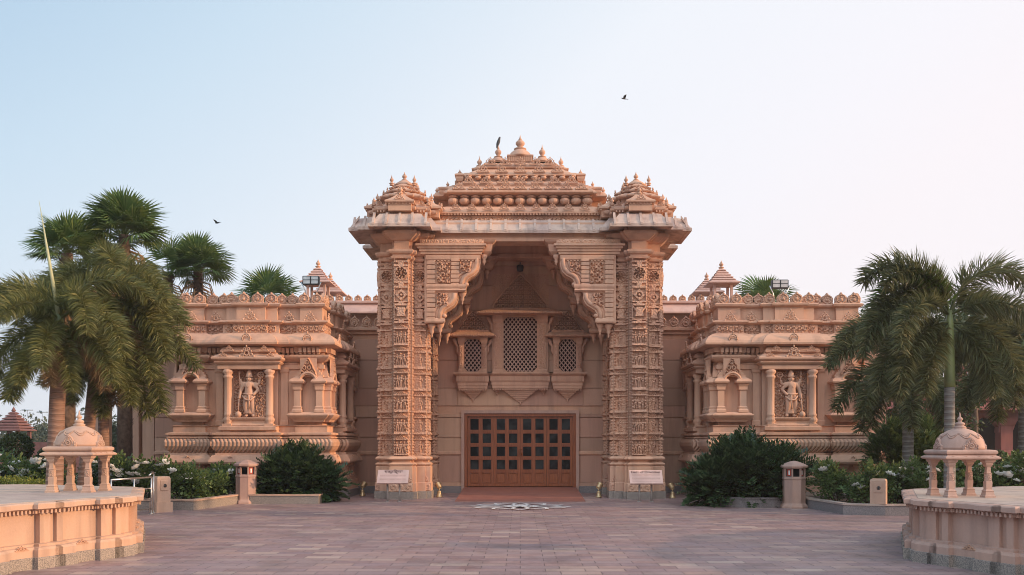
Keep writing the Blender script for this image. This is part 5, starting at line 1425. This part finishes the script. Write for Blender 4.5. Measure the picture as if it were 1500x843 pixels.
# ---- big dark shrubs by the pavilions
def spray_mb(seed, L=.46, n=8, w_=.045):
    """stiff pinnate spray of glossy leaflets"""
    rg = random.Random(seed); m = MB(); 
    for i in range(n):
        t = (i+1)/n
        for s in (-1, 1):
            p = Vector((L*t*.95, 0, .10*math.sin(t*2.2))); d = Vector((.72, s*.65, .22+.1*rg.random())).normalized(); l_ = .20*(1.15-.6*t)*rg.uniform(.8, 1.2)
            sd = Vector((-d.y, d.x, .4*s)).normalized()*w_
            m.add([p, p+d*l_*.5-sd*.5, p+d*l_, p+d*l_*.5+sd*.5], [(0, 1, 2, 3)])
    return m
SPR = [spray_mb(i) for i in range(4)]
def shrub(c, lobes, n, label, seed, name='shrub', mat='shrub', sc_=1.0, group=None, cat='shrub'):
    rg = random.Random(seed); rt = empty(name, (c[0], c[1], 0)); tag(rt, label, cat, group)
    m = MB(); tot = sum(l[3]*l[5] for l in lobes)
    for (x, y, z, rx, ry, rz_) in lobes:
        k = int(n*rx*rz_/tot) if tot else n
        for _ in range(k):
            v = Vector((rg.gauss(0, 1), rg.gauss(0, 1)-.25, rg.gauss(0, 1)+.35)).normalized()
            t = .50+.50*rg.random()**.45; p = Vector((x+v.x*rx*t, y+v.y*ry*t, max(.12, z+v.z*rz_*t)))
            d = (Vector((v.x, v.y, v.z*.8+.35))+Vector((rg.gauss(0, .4), rg.gauss(0, .4), rg.gauss(0, .3)))).normalized()
            Q = d.to_track_quat('X', 'Z').to_matrix().to_4x4(); s_ = rg.uniform(.5, 1.45)*sc_
            m.add(SPR[rg.randint(0, 3)].v, SPR[0].f, M4=Matrix.Translation(p) @ Q @ Matrix.Rotation(rg.uniform(-.5, .5), 4, 'X') @ Matrix.Diagonal((s_, s_, s_, 1)))
    m.build('foliage', mat, rt)
    m = MB()
    for k in range(9):
        a = rg.uniform(0, 6.28); l = rg.choice(lobes); m.tube([(rg.uniform(-.15, .15), rg.uniform(-.1, .1), .1), (l[0]*.5+.2*math.cos(a), l[1]*.5, l[2]*.6), (l[0]+.3*l[3]*math.cos(a), l[1]+.2*math.sin(a), l[2]+.5*l[5])], [.035, .025, .01], 5)
    m.build('stem', 'bark', rt)
    return rt
yb = 25.15
shrub((PX(434, yb), yb), [(0, 0, .52, .60, .4, .50), (-.25, 0, .84, .2, .3, .26), (.30, 0, .90, .2, .3, .26), (-.50, 0, .46, .32, .35, .40), (.55, 0, .36, .45, .45, .36), (0, -.05, .42, .75, .4, .30), (.80, .1, .40, .28, .3, .24)], 1500, 'mounded dark glossy shrub left of the gate in its low bed', 11)
yb = 23.75
shrub((PX(1090, yb), yb), [(-.15, 0, .72, .50, .5, .62), (-.72, 0, .38, .42, .45, .40), (.60, 0, .55, .45, .5, .52), (.2, 0, 1.12, .20, .3, .28), (-.45, 0, 1.0, .2, .3, .25), (0, -.15, .55, 1.1, .5, .50), (-1.05, .1, .34, .30, .3, .30), (1.15, .2, .70, .42, .3, .35)], 2100, 'tall dark spreading shrub right of the gate beside the lantern post', 12, sc_=1.1)

# ---- rose bushes
def rose_leafspray(seed):
    rg = random.Random(seed); m = MB()
    for i in range(5):
        t = i/4; s = (-1)**i; p = Vector((.10*t, 0, 0)); d = Vector((.6, s*.8 if i < 4 else 0, .1)).normalized(); q = Vector((-d.y, d.x, rg.uniform(-.4, .4))).normalized()*.019; l_ = .062
        m.add([p, p+d*l_*.5-q, p+d*l_, p+d*l_*.5+q], [(0, 1, 2, 3)])
    return m
RS = [rose_leafspray(i) for i in range(3)]
def bloom_mb():
    m = MB(); rg = random.Random(4)
    for lay_, (r, n, tilt) in enumerate(((.055, 6, .3), (.042, 5, .8), (.025, 4, 1.3))):
        for k in range(n):
            a = 2*math.pi*k/n+lay_*.5; d = Vector((math.cos(a)*math.cos(tilt), math.sin(a)*math.cos(tilt), math.sin(tilt))); q = Vector((-math.sin(a), math.cos(a), 0))*r*.6
            m.add([(0, 0, 0), d*r*.7-q, d*r*1.1+Vector((0, 0, .006)), d*r*.7+q], [(0, 1, 2, 3)], True)
    return m
blo = Proto(bloom_mb(), 'bloom', 'bloom')
def rosebush(x, y, w_, h, n, nb, label, seed, z0=.18, mat='rose', bl=1.0):
    rg = random.Random(seed); rt = empty('rose_bush', (x, y, 0)); tag(rt, label, 'rose bush', 'white rose bushes in the beds'); m = MB()
    cl = [(rg.uniform(-.5, .5)*w_, rg.uniform(-.3, .3)*w_, z0+h*rg.uniform(.35, .85), w_*rg.uniform(.18, .30)) for _ in range(7)]
    for i in range(n):
        c = rg.choice(cl); v = Vector((rg.gauss(0, 1), rg.gauss(0, 1), rg.gauss(0, 1))).normalized()*(c[3]*(.35+.65*rg.random()**.5))
        if rg.random() < .25: p = Vector((rg.uniform(-.5, .5)*w_, rg.uniform(-.3, .3)*w_, z0+h*rg.uniform(.08, .6)))
        else: p = Vector((c[0], c[1], c[2]))+v
        d = (v+Vector((0, 0, .08))).normalized(); Q = d.to_track_quat('X', 'Z').to_matrix().to_4x4(); s_ = rg.uniform(1.0, 2.1)
        m.add(RS[i % 3].v, RS[0].f, M4=Matrix.Translation(p) @ Q @ Matrix.Rotation(rg.uniform(-1, 1), 4, 'X') @ Matrix.Diagonal((s_, s_, s_, 1)))
    m.build('foliage', mat, rt); m = MB()
    for c in cl: m.tube([(c[0]*.3, c[1]*.3, z0-.1), (c[0]*.7, c[1]*.7, c[2]*.55), (c[0], c[1], c[2])], [.014, .010, .006], 5)
    m.build('stem', 'bark', rt)
    for k in range(nb):
        c = rg.choice(cl); a = rg.uniform(0, 6.28); o = blo.put(rt, (c[0]+c[3]*.6*math.cos(a), c[1]-c[3]*rg.uniform(.8, 1.25), c[2]+c[3]*rg.uniform(.3, 1.15)), a, bl*rg.uniform(1.5, 2.5)); o.rotation_euler.x = rg.uniform(.1, .9)
    return rt
spots = [(-9.35, 22.9, 1.0, .95, 8, 'left bed behind the sunlit stone post'), (-8.55, 23.1, .8, .80, 3, 'left bed, second right of the sunlit post'), (-8.15, 24.75, .58, .88, 5, 'left bed, nearest the left lantern post'), (-8.45, 24.1, .6, .55, 2, 'left bed, low one behind the kerb near the left lantern'),
         (-10.2, 22.8, 1.0, .95, 9, 'left bed, behind the steel railing'), (-11.0, 23.2, 1.0, .95, 8, 'left bed, left of the steel railing'), (-11.9, 22.0, 1.1, 1.0, 7, 'left garden, between the kiosk pillars'), (-12.9, 22.4, 1.1, 1.05, 6, 'left garden just beside the kiosk'), (-13.9, 22.2, 1.2, 1.2, 9, 'left garden, tall one near the left edge')]
for i, (x, y, w_, h, nb, lb) in enumerate(spots): rosebush(x, y, w_, h, 560, nb*2, 'white rose bush in the '+lb, 100+i)
spots = [(8.0, 22.3, .85, .98, 2, 'right bed, nearest the right lantern post'), (8.55, 21.4, .8, .95, 2, 'right bed, between lantern and stone post'), (9.35, 22.3, .8, 1.0, 5, 'right bed, directly above the stone post'), (9.9, 21.2, 1.0, 1.25, 5, 'right bed, tall one right of the stone post'),
         (10.8, 21.8, 1.1, 1.2, 4, 'right bed behind the right kiosk, left side'), (11.6, 20.9, 1.0, 1.1, 4, 'right bed behind the right kiosk, right side'), (12.6, 21.6, 1.2, 1.15, 3, 'right bed, just right of the kiosk'), (13.6, 22.0, 1.2, 1.1, 3, 'right bed, farthest right')]
for i, (x, y, w_, h, nb, lb) in enumerate(spots): rosebush(x, y, w_, h, 520, nb*2, 'white flowering rose bush in the '+lb, 200+i)
shrub((PX(1312, 24), 24), [(0, 0, 1.1, .7, .5, .95), (.7, 0, .9, .6, .5, .8)], 2200, 'dark leafy bush under the palms right of the right pavilion', 31, mat='rose', name='leafy_bush', sc_=.6)
shrub((PX(1345, 25), 25), [(0, 0, 1.2, .6, .5, 1.1)], 1700, 'taller dark bush behind the left side of the right kiosk', 32, mat='rose', name='leafy_bush', sc_=.55)

# ---- clipped hedges and topiary balls
def hedge(x0, x1, y0, y1, z0, z1, label, seed, mat='hedge', n=9000):
    rg = random.Random(seed); rt = empty('hedge', ((x0+x1)/2, (y0+y1)/2, 0)); tag(rt, label, 'hedge'); m = MB(); pts = []
    for _ in range(n):
        f = rg.random()
        x = rg.uniform(x0, x1); bz = .03*math.sin(x*3)+.03*math.sin(x*7.3)
        if f < .55: pts.append((x, rg.uniform(y0, y1), z1+bz+rg.uniform(-.10, .03)))
        elif f < .9: pts.append((x, y0+rg.uniform(-.02, .12), rg.uniform(z0, z1)))
        else: pts.append((rg.choice((x0, x1)), rg.uniform(y0, y1), rg.uniform(z0, z1)))
    leaf_cloud(m, pts, .065, rg, .5, .5); m.build('foliage', mat, rt, world=True)
    m = MB(); m.box(x0+.08, x1-.08, y0+.12, y1-.08, z0, z1-.12); m.build('twiggy_core', 'bark', rt, world=True)
hedge(-15.5, -11.0, 19.9, 21.1, .0, .80, 'yellow green clipped hedge behind the left platform', 1)
hedge(11.6, 17.0, 20.6, 21.9, .0, .98, 'bright green clipped hedge right of the right kiosk', 2)
def ball(px, py, rpx, Y, label, seed, n=3500, mat='topiary'):
    rg = random.Random(seed); r = rpx*Y/F; c = (0, 0, PZ(py, Y)); rt = empty('topiary_ball', (PX(px, Y), Y, 0)); tag(rt, label, 'topiary', 'round clipped topiary bushes'); m = MB()
    leaf_cloud(m, blob_pts(rg, c, (r, r, r*.92), n, .86), .085, rg, .2, .5); m.build('foliage', mat, rt)
    m = MB(); m.tube([(0, 0, 0), (0, 0, c[2])], [.06, .04], 6); m.build('trunk', 'bark', rt)
ball(24, 656, 22, 27, 'round clipped topiary ball in front of the small red roofed pavilion', 1)
ball(68, 668, 12, 34, 'small topiary ball left of the front palm trunk', 2, 1500); ball(171, 660, 13, 34, 'topiary ball seen between the palm trunk and the arcade pier', 3, 1500); ball(214, 655, 12, 36, 'topiary ball seen through the arcade opening', 4, 1500); ball(1462, 672, 12, 34, 'conical topiary near the red arcade on the right', 5, 1500)

# ------------------------------------------------------------------ arcade wall continuing left of the pavilion
rt = empty('garden_arcade', (-14.5, WY, 0)); tag(rt, 'pink stone arcade with tall arched openings behind the left palms', 'arcade')
def arcade(m, xs, ztop, zspring, y0, y1):
    """xs: pier edges [(x0,x1),...]; arches between"""
    for a, b in xs: m.box(a, b, y0, y1, 0, zspring); m.stack(rect(a, b, y0, y1), [(.06, 0), (.06, .9), (.0, 1.0)])
    for i in range(len(xs)-1):
        a, b = xs[i][1], xs[i+1][0]; c = (a+b)/2; hw = (b-a)/2; n = 14; ol = [(xs[i][1] if True else 0, ztop)]
        arc = [(c-hw*math.cos(math.pi*k/n), zspring+hw*.9*math.sin(math.pi*k/n)) for k in range(n+1)]
        m.prism([(a, ztop), *arc, (b, ztop)][::1], y0, y1)
    for a, b in xs: m.box(a, b, y0+.001, y1-.001, zspring, ztop)
m = MB(); px2 = lambda p: PX(p, WY)
xs = [(px2(128), px2(148)), (px2(180), px2(203)), (-12.6, -12.22)]
arcade(m, xs, 5.45, 3.25, WY, WY+.8); m.build('arcade_wall', 'wall', rt, world=True)
m = MB(); m.box(xs[0][0], -12.22, WY+.1, WY+.7, .0, 1.0); m.stack(rect(xs[0][0], -12.22, WY-.04, WY+.84), [(0, 1.0), (.06, 1.02), (.06, 1.12), (0, 1.14)]); m.build('low_wall', 'stone', rt, world=True)
m = MB(); m.stack(rect(xs[0][0], -12.22, WY-.1, WY+.8), [(-.05, 5.40), (.02, 5.45), (.02, 5.52), (-.04, 5.55)]); m.build('coping', 'stone', rt, world=True)
x = xs[0][0]+.2
while x < -12.3: merlon.put(rt, (x+14.5, -.0, 5.52), 0, (.95, 1, 1.05)); x += .4

# mirrored wall end on the right is the gallery wall itself; rear wing with roof turrets
rt = empty('rear_wing', (0, 37, 0)); tag(rt, 'far pink wing with pointed crest seen between gate and pavilions', 'building')
zr = lambda py: PZ(py, 36)
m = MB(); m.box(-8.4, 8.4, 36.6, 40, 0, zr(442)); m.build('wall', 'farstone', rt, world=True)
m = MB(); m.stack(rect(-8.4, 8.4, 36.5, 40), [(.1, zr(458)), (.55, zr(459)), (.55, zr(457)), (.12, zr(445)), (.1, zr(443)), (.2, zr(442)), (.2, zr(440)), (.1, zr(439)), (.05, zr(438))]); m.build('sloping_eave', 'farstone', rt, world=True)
for k in range(44):
    x = -8.2+.3814*k
    merlon.put(rt, (x, -.45, zr(439)), 0, (.85, 1, .8))
def chhatri(px, base, top, Y, label, hw=.5):
    rt = empty('roof_kiosk', (PX(px, Y), Y, 0)); tag(rt, label, 'kiosk', 'small roof kiosks above the rear wing'); z0, z1 = PZ(base, Y), PZ(top, Y); H = z1-z0
    for a in (-1, 1):
        for c in (-1, 1):
            m = MB(); m.stack(rect(a*hw*.72-.05, a*hw*.72+.05, c*hw*.72-.05, c*hw*.72+.05), [(.03, z0-.6), (.03, z0-.5), (0, z0-.45), (0, z0+H*.38), (.05, z0+H*.42)]); m.build('pillar', 'farstone', rt)
    m = MB(); zz = z0+H*.40
    m.stack(rect(-hw, hw, -hw, hw), [(.0, zz), (.16, zz+.02), (.16, zz+.06), (-.02, zz+.16)])
    for i in range(5):
        d = -hw*.17*i; za = zz+.16+H*.08*i; m.stack(rect(-hw, hw, -hw, hw), [(d-.06, za), (d+.02, za+.01), (d+.02, za+.03), (d-.1, za+H*.08)])
    m.build('tiered_roof', 'farstone', rt)
    finial.put(rt, (0, 0, zz+.16+H*.38), 0, (.8, .8, .75))
chhatri(466, 438, 388, 37.2, 'taller roof kiosk left of the gate beside the floodlight', .48); chhatri(484, 448, 408, 39.5, 'lower roof kiosk on the left, half hidden behind the taller one', .5)
chhatri(1056.5, 438, 390, 37.2, 'taller roof kiosk right of the gate on open pillars', .48); chhatri(1035, 448, 408, 39.5, 'lower roof kiosk on the right, left of the taller one', .5)
def floodlight(px, py, Y, label, lit):
    rt = empty('floodlight', (PX(px, Y), Y, PZ(py, Y))); tag(rt, label, 'floodlight', 'floodlights on the pavilion roofs')
    for a in (-.2, .2):
        m = MB(); m.tube([(a*.6, .05, -.8), (a, .05, -.3), (a*1.6, .02, -.05)], .02, 6); m.build('bracket', 'steel', rt)
    m = MB(); m.bbox(-.26, .26, -.05, .12, -.14, .14, .02); m.build('housing', 'black', rt)
    m = MB(); m.box(-.23, .23, -.058, -.052, -.11, .11); gl = m.build('lens', 'lampglass' if lit else 'steel', rt)
    m = MB(); m.box(-.02, .02, -.066, -.06, -.11, .11); m.box(-.23, .23, -.066, -.06, -.005, .015); m.build('guard_bar', 'black', rt)
floodlight(455.5, 411, 28.2, 'floodlight with bright lens above the left pavilion roof', True)
floodlight(1142.5, 416.5, 28.2, 'dark floodlight above the right pavilion roof', False)

# ------------------------------------------------------------------ red arcade building at the right
YB = 62; bz = lambda py: PZ(py, YB); bx = lambda px: PX(px, YB)
rt = empty('red_arcade_building', (bx(1480), YB, 0)); tag(rt, 'distant dark red sandstone building with lobed arches and balcony at the right', 'building')
m = MB()
m.box(bx(1290), bx(1640), YB+3, YB+9, 0, bz(560)); m.build('back_wall', 'redstone', rt, world=True)
m = MB(); m.box(bx(1290), bx(1640), YB-.3, YB+3, 0, bz(672)); m.stack(rect(bx(1290), bx(1640), YB-.4, YB+3), [(0, bz(671)), (.15, bz(670)), (.15, bz(668)), (0, bz(667))]); m.build('plinth', 'redstone', rt, world=True)
m = MB(); cx_ = [1295, 1355, 1415, 1475, 1535, 1595]
for p in cx_:
    m.stack(rect(bx(p)-.42, bx(p)+.42, YB, YB+.8), [(.15, bz(670)), (.15, bz(664)), (0, bz(660)), (0, bz(625)), (.12, bz(622)), (.2, bz(616)), (.2, bz(612))])
for i in range(len(cx_)-1):
    a, b = bx(cx_[i]), bx(cx_[i+1]); c = (a+b)/2; hw = (b-a)/2-.42; n = 18
    arc = []
    for k in range(n+1):
        t = math.pi*k/n; r = 1-.10*abs(math.sin(t*4.5)); arc.append((c-hw*r*math.cos(t), bz(634)+(bz(610)-bz(634))*r*math.sin(t)))
    m.prism([(a+.1, bz(604)), (a+.1, bz(634)), *arc, (b-.1, bz(634)), (b-.1, bz(604))], YB+.1, YB+.7)
m.build('arcade', 'redstone', rt, world=True)
m = MB(); m.stack(rect(bx(1290), bx(1640), YB, YB+8), [(0, bz(606)), (1.3, bz(602)), (1.3, bz(600)), (.1, bz(590)), (0, bz(588))]); m.build('sloping_eave', 'redstone', rt, world=True)
m = MB(); x = bx(1292)
while x < bx(1638): m.box(x, x+.12, YB-.1, YB+.02, bz(586), bz(568)); x += .34
m.box(bx(1290), bx(1640), YB-.15, YB+.1, bz(568), bz(565)); m.box(bx(1290), bx(1640), YB-.15, YB+.1, bz(588), bz(585)); m.build('balustrade', 'redstone', rt, world=True)
m = MB()
for p in cx_: m.box(bx(p)-.3, bx(p)+.3, YB+.4, YB+1, bz(588), bz(515))
m.box(bx(1290), bx(1640), YB+.4, YB+3, bz(520), bz(505)); m.stack(rect(bx(1290), bx(1640), YB+.3, YB+6), [(.1, bz(508)), (.8, bz(507)), (.8, bz(504)), (.1, bz(497))]); m.build('upper_floor', 'redstone', rt, world=True)
m = MB(); c0 = bx(1520); hw = bx(1520)-bx(1470)
for i in range(8):
    f = hw*(1-i*.11); za = bz(500)+(bz(460)-bz(500))*i/8; zb = bz(500)+(bz(460)-bz(500))*(i+1)/8
    m.stack(rect(c0-f, c0+f, YB+4-f, YB+4+f), [(-.1, za), (.08, za+.05), (.08, za+.25), (-.15, zb)])
m.build('stepped_roof', 'redstone', rt, world=True)
m = MB(); m.box(bx(1290), bx(1640), YB+2.9, YB+2.98, bz(666), bz(606)); m.build('arcade_shade_panel', 'dark', rt, world=True)  # black sheet before the back wall, painted shade under the arches

# small red roofed pavilion, far left
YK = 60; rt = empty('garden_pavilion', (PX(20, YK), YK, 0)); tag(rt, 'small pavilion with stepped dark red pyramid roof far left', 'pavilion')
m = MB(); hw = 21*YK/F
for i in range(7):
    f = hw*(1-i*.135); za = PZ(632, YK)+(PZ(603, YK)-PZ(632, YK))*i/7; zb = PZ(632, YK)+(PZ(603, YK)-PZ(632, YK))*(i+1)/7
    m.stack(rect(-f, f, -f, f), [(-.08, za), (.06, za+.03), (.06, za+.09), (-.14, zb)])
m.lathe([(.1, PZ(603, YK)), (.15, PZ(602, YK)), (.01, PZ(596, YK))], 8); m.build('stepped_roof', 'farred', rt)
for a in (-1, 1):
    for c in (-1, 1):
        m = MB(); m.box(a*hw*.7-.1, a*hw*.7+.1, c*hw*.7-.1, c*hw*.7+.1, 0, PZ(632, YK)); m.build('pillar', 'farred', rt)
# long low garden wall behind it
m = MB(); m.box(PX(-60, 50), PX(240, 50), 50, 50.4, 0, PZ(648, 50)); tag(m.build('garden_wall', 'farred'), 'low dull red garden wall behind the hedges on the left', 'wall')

# ------------------------------------------------------------------ broadleaf trees
def tree(x, y, h, cr, label, seed, mat='treeleaf', n=5200, leaf=.16, group=None):
    rg = random.Random(seed); rt = empty('broadleaf_tree', (x, y, 0)); tag(rt, label, 'tree', group)
    m = MB(); zc = h-cr*.95; m.tube([(0, 0, 0), (.1, 0, zc*.5), (0, 0, zc)], [.05*h*.5, .035*h*.5, .02*h*.5], 8); limbs = []
    for k in range(10):
        a = rg.uniform(0, 6.28); e_ = rg.uniform(.1, 1.3); r = cr*rg.uniform(.45, .85); tip = (r*math.cos(a)*math.cos(e_), r*math.sin(a)*math.cos(e_), zc+r*math.sin(e_)*.9); limbs.append(tip)
        m.tube([(0, 0, zc*.75), (tip[0]*.5, tip[1]*.5, (zc*.75+tip[2])/2), tip], [.02*h*.4, .012*h*.4, .01], 5)
    m.build('trunk', 'bark', rt); m = MB(); pts = []
    for k in range(34):
        b = limbs[k % 10]; c = (b[0]+rg.gauss(0, .22)*cr, b[1]+rg.gauss(0, .22)*cr, b[2]+rg.gauss(0, .20)*cr); r = cr*rg.uniform(.16, .32)
        pts += blob_pts(rg, c, (r, r, r*.7), n//34, .3)
    leaf_cloud(m, pts, leaf, rg, .1, .5); m.build('crown', mat, rt)
    return rt
tree(PX(1372, 33), 33, PZ(436, 33), 2.8, 'broadleaf tree filling the gap behind the right palms', 41, n=7000, leaf=.17)
tree(PX(1350, 31), 31, PZ(520, 31), 2.4, 'dark broadleaf tree low behind the right palm trunks', 46, n=4000, leaf=.15)
tree(PX(1425, 38), 38, PZ(440, 38), 2.6, 'broadleaf tree behind the rightmost palm', 42, n=7000, leaf=.17)
tree(PX(1310, 36), 36, PZ(450, 36), 2.2, 'smaller broadleaf tree behind the end of the right pavilion', 43, n=6000, leaf=.17)
tree(PX(150, 42), 42, PZ(600, 42), 1.6, 'rounded tree seen between the left palm trunks', 44, n=3000, leaf=.15, mat='farleaf')
rg = random.Random(9)
fl = [(5, 85, 612, 4.0), (60, 90, 618, 3.6), (118, 80, 606, 4.2), (160, 95, 612, 4), (196, 88, 620, 3.4), (222, 84, 612, 4.0), (240, 92, 604, 4.4), (40, 120, 622, 4.0), (90, 130, 618, 4.5), (-30, 80, 608, 4.5), (262, 90, 616, 4)]
for i, (p, Y, py, cr) in enumerate(fl):
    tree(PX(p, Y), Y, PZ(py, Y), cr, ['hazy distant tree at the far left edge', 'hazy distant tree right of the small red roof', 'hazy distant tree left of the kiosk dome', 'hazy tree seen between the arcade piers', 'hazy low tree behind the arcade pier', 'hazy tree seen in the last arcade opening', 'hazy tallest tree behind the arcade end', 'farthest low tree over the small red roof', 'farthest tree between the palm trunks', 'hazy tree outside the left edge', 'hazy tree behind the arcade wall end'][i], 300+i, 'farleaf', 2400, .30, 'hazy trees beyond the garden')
# distant wood as one mass
m = MB(); rg = random.Random(77); pts = []
for k in range(170):
    x = rg.uniform(-190, 190); c = (x, rg.uniform(160, 220), rg.uniform(1.5, 4.2)); r = rg.uniform(3, 6); pts += blob_pts(rg, c, (r*1.3, r, r*.8), 110, .4)
leaf_cloud(m, pts, .9, rg, .1, .6); tag(m.build('distant_wood', 'farleaf'), 'low hazy line of far trees on the horizon', 'trees', kind='stuff')
# lawn
m = MB(); m.add([(-60, 22, .0), (-12.4, 22, .0), (-12.4, 70, .0), (-60, 70, .0)], [(0, 1, 2, 3)]); m.add([(13, 18, 0), (60, 18, 0), (60, 60, 0), (13, 60, 0)], [(0, 1, 2, 3)])
tag(m.build('lawn', 'ground'), kind='structure')
# far lamp masts
for (p, py, Y) in ((40, 601, 110), (62, 604, 110), (218, 597, 100), (213, 602, 105)):
    m = MB(); z = PZ(py, Y); m.tube([(0, 0, 0), (0, 0, z)], [.09, .05], 6); o = m.build('lamp_mast', 'chrome', loc=(PX(p, Y), Y, 0))
    m = MB(); m.tube([(-.7, 0, z), (.7, 0, z)], .06, 5); m.build('cross_arm', 'chrome', o)
    tag(o, {40: 'thin far lamp mast nearest the small red roof', 62: 'thin far lamp mast left of the front palm trunk', 218: 'taller far mast seen in the last arcade opening', 213: 'shorter far mast in the last arcade opening'}[p], 'lamp post', 'far lamp masts')

# ------------------------------------------------------------------ birds
def bird(loc, rz, label, flying=True, s_=1.0):
    rt = empty('bird', loc, rz); rt.scale = (s_,)*3; tag(rt, label, 'bird')
    if flying:
        skin_mesh('body', [(0, 0, 0), (.08, 0, .01), (.14, 0, .02), (-.10, 0, 0), (-.18, 0, 0)], [(0, 1), (1, 2), (0, 3), (3, 4)], [.04, .035, .025, .03, .015], 0, 'bird', rt, 1)
        for sd in (-1, 1):
            m = MB(); P = [(.06, sd*.02, .01), (.09, sd*.14, .09), (.0, sd*.30, .13), (-.06, sd*.14, .08), (-.06, sd*.02, .0)]
            m.add(P+[(x, y, z+.008) for x, y, z in P], [(0, 1, 2, 3, 4), (9, 8, 7, 6, 5)]); m.build('wing', 'bird', rt)
        m = MB(); m.add([(-.15, .01, 0), (-.15, -.01, 0), (-.26, -.04, 0), (-.26, .04, 0)], [(0, 1, 2, 3)]); m.build('tail', 'bird', rt)
    else:
        skin_mesh('body', [(0, 0, .12), (.03, 0, .22), (.05, 0, .30), (.08, 0, .31), (-.03, 0, .03), (-.05, 0, -.08)], [(0, 1), (1, 2), (2, 3), (0, 4), (4, 5)], [.06, .045, .035, .015, .04, .02], 0, 'bird', rt, 1)
bird((PX(318, 30), 30, PZ(327, 30)), R(160), 'small dark bird flying left of the gate above the pavilion', True, .62)
bird((PX(914, 30), 30, PZ(145, 30)), R(200), 'small dark bird flying high above the gate to the right', True, .62)
bird((-.70, 28.3, 11.13), R(10), 'dark bird perched upright on the left roof dome finial', False, .95)

# ------------------------------------------------------------------ evening haze
m = MB(); m.box(-330, 330, -60, 420, -1.5, 26)
hm = bpy.data.materials.new('thin evening haze'); hm.use_nodes = True; ht = hm.node_tree; ht.nodes.clear()
ho = ht.nodes.new('ShaderNodeOutputMaterial'); hv = ht.nodes.new('ShaderNodeVolumePrincipled'); hv.inputs['Color'].default_value = (.95, .93, .95, 1); hv.inputs['Density'].default_value = .0007; hv.inputs['Anisotropy'].default_value = .3
ht.links.new(hv.outputs[0], ho.inputs['Volume']); M['haze'] = hm
tag(m.build('haze', 'haze'), 'thin pale evening haze over the whole garden', 'haze', kind='stuff')
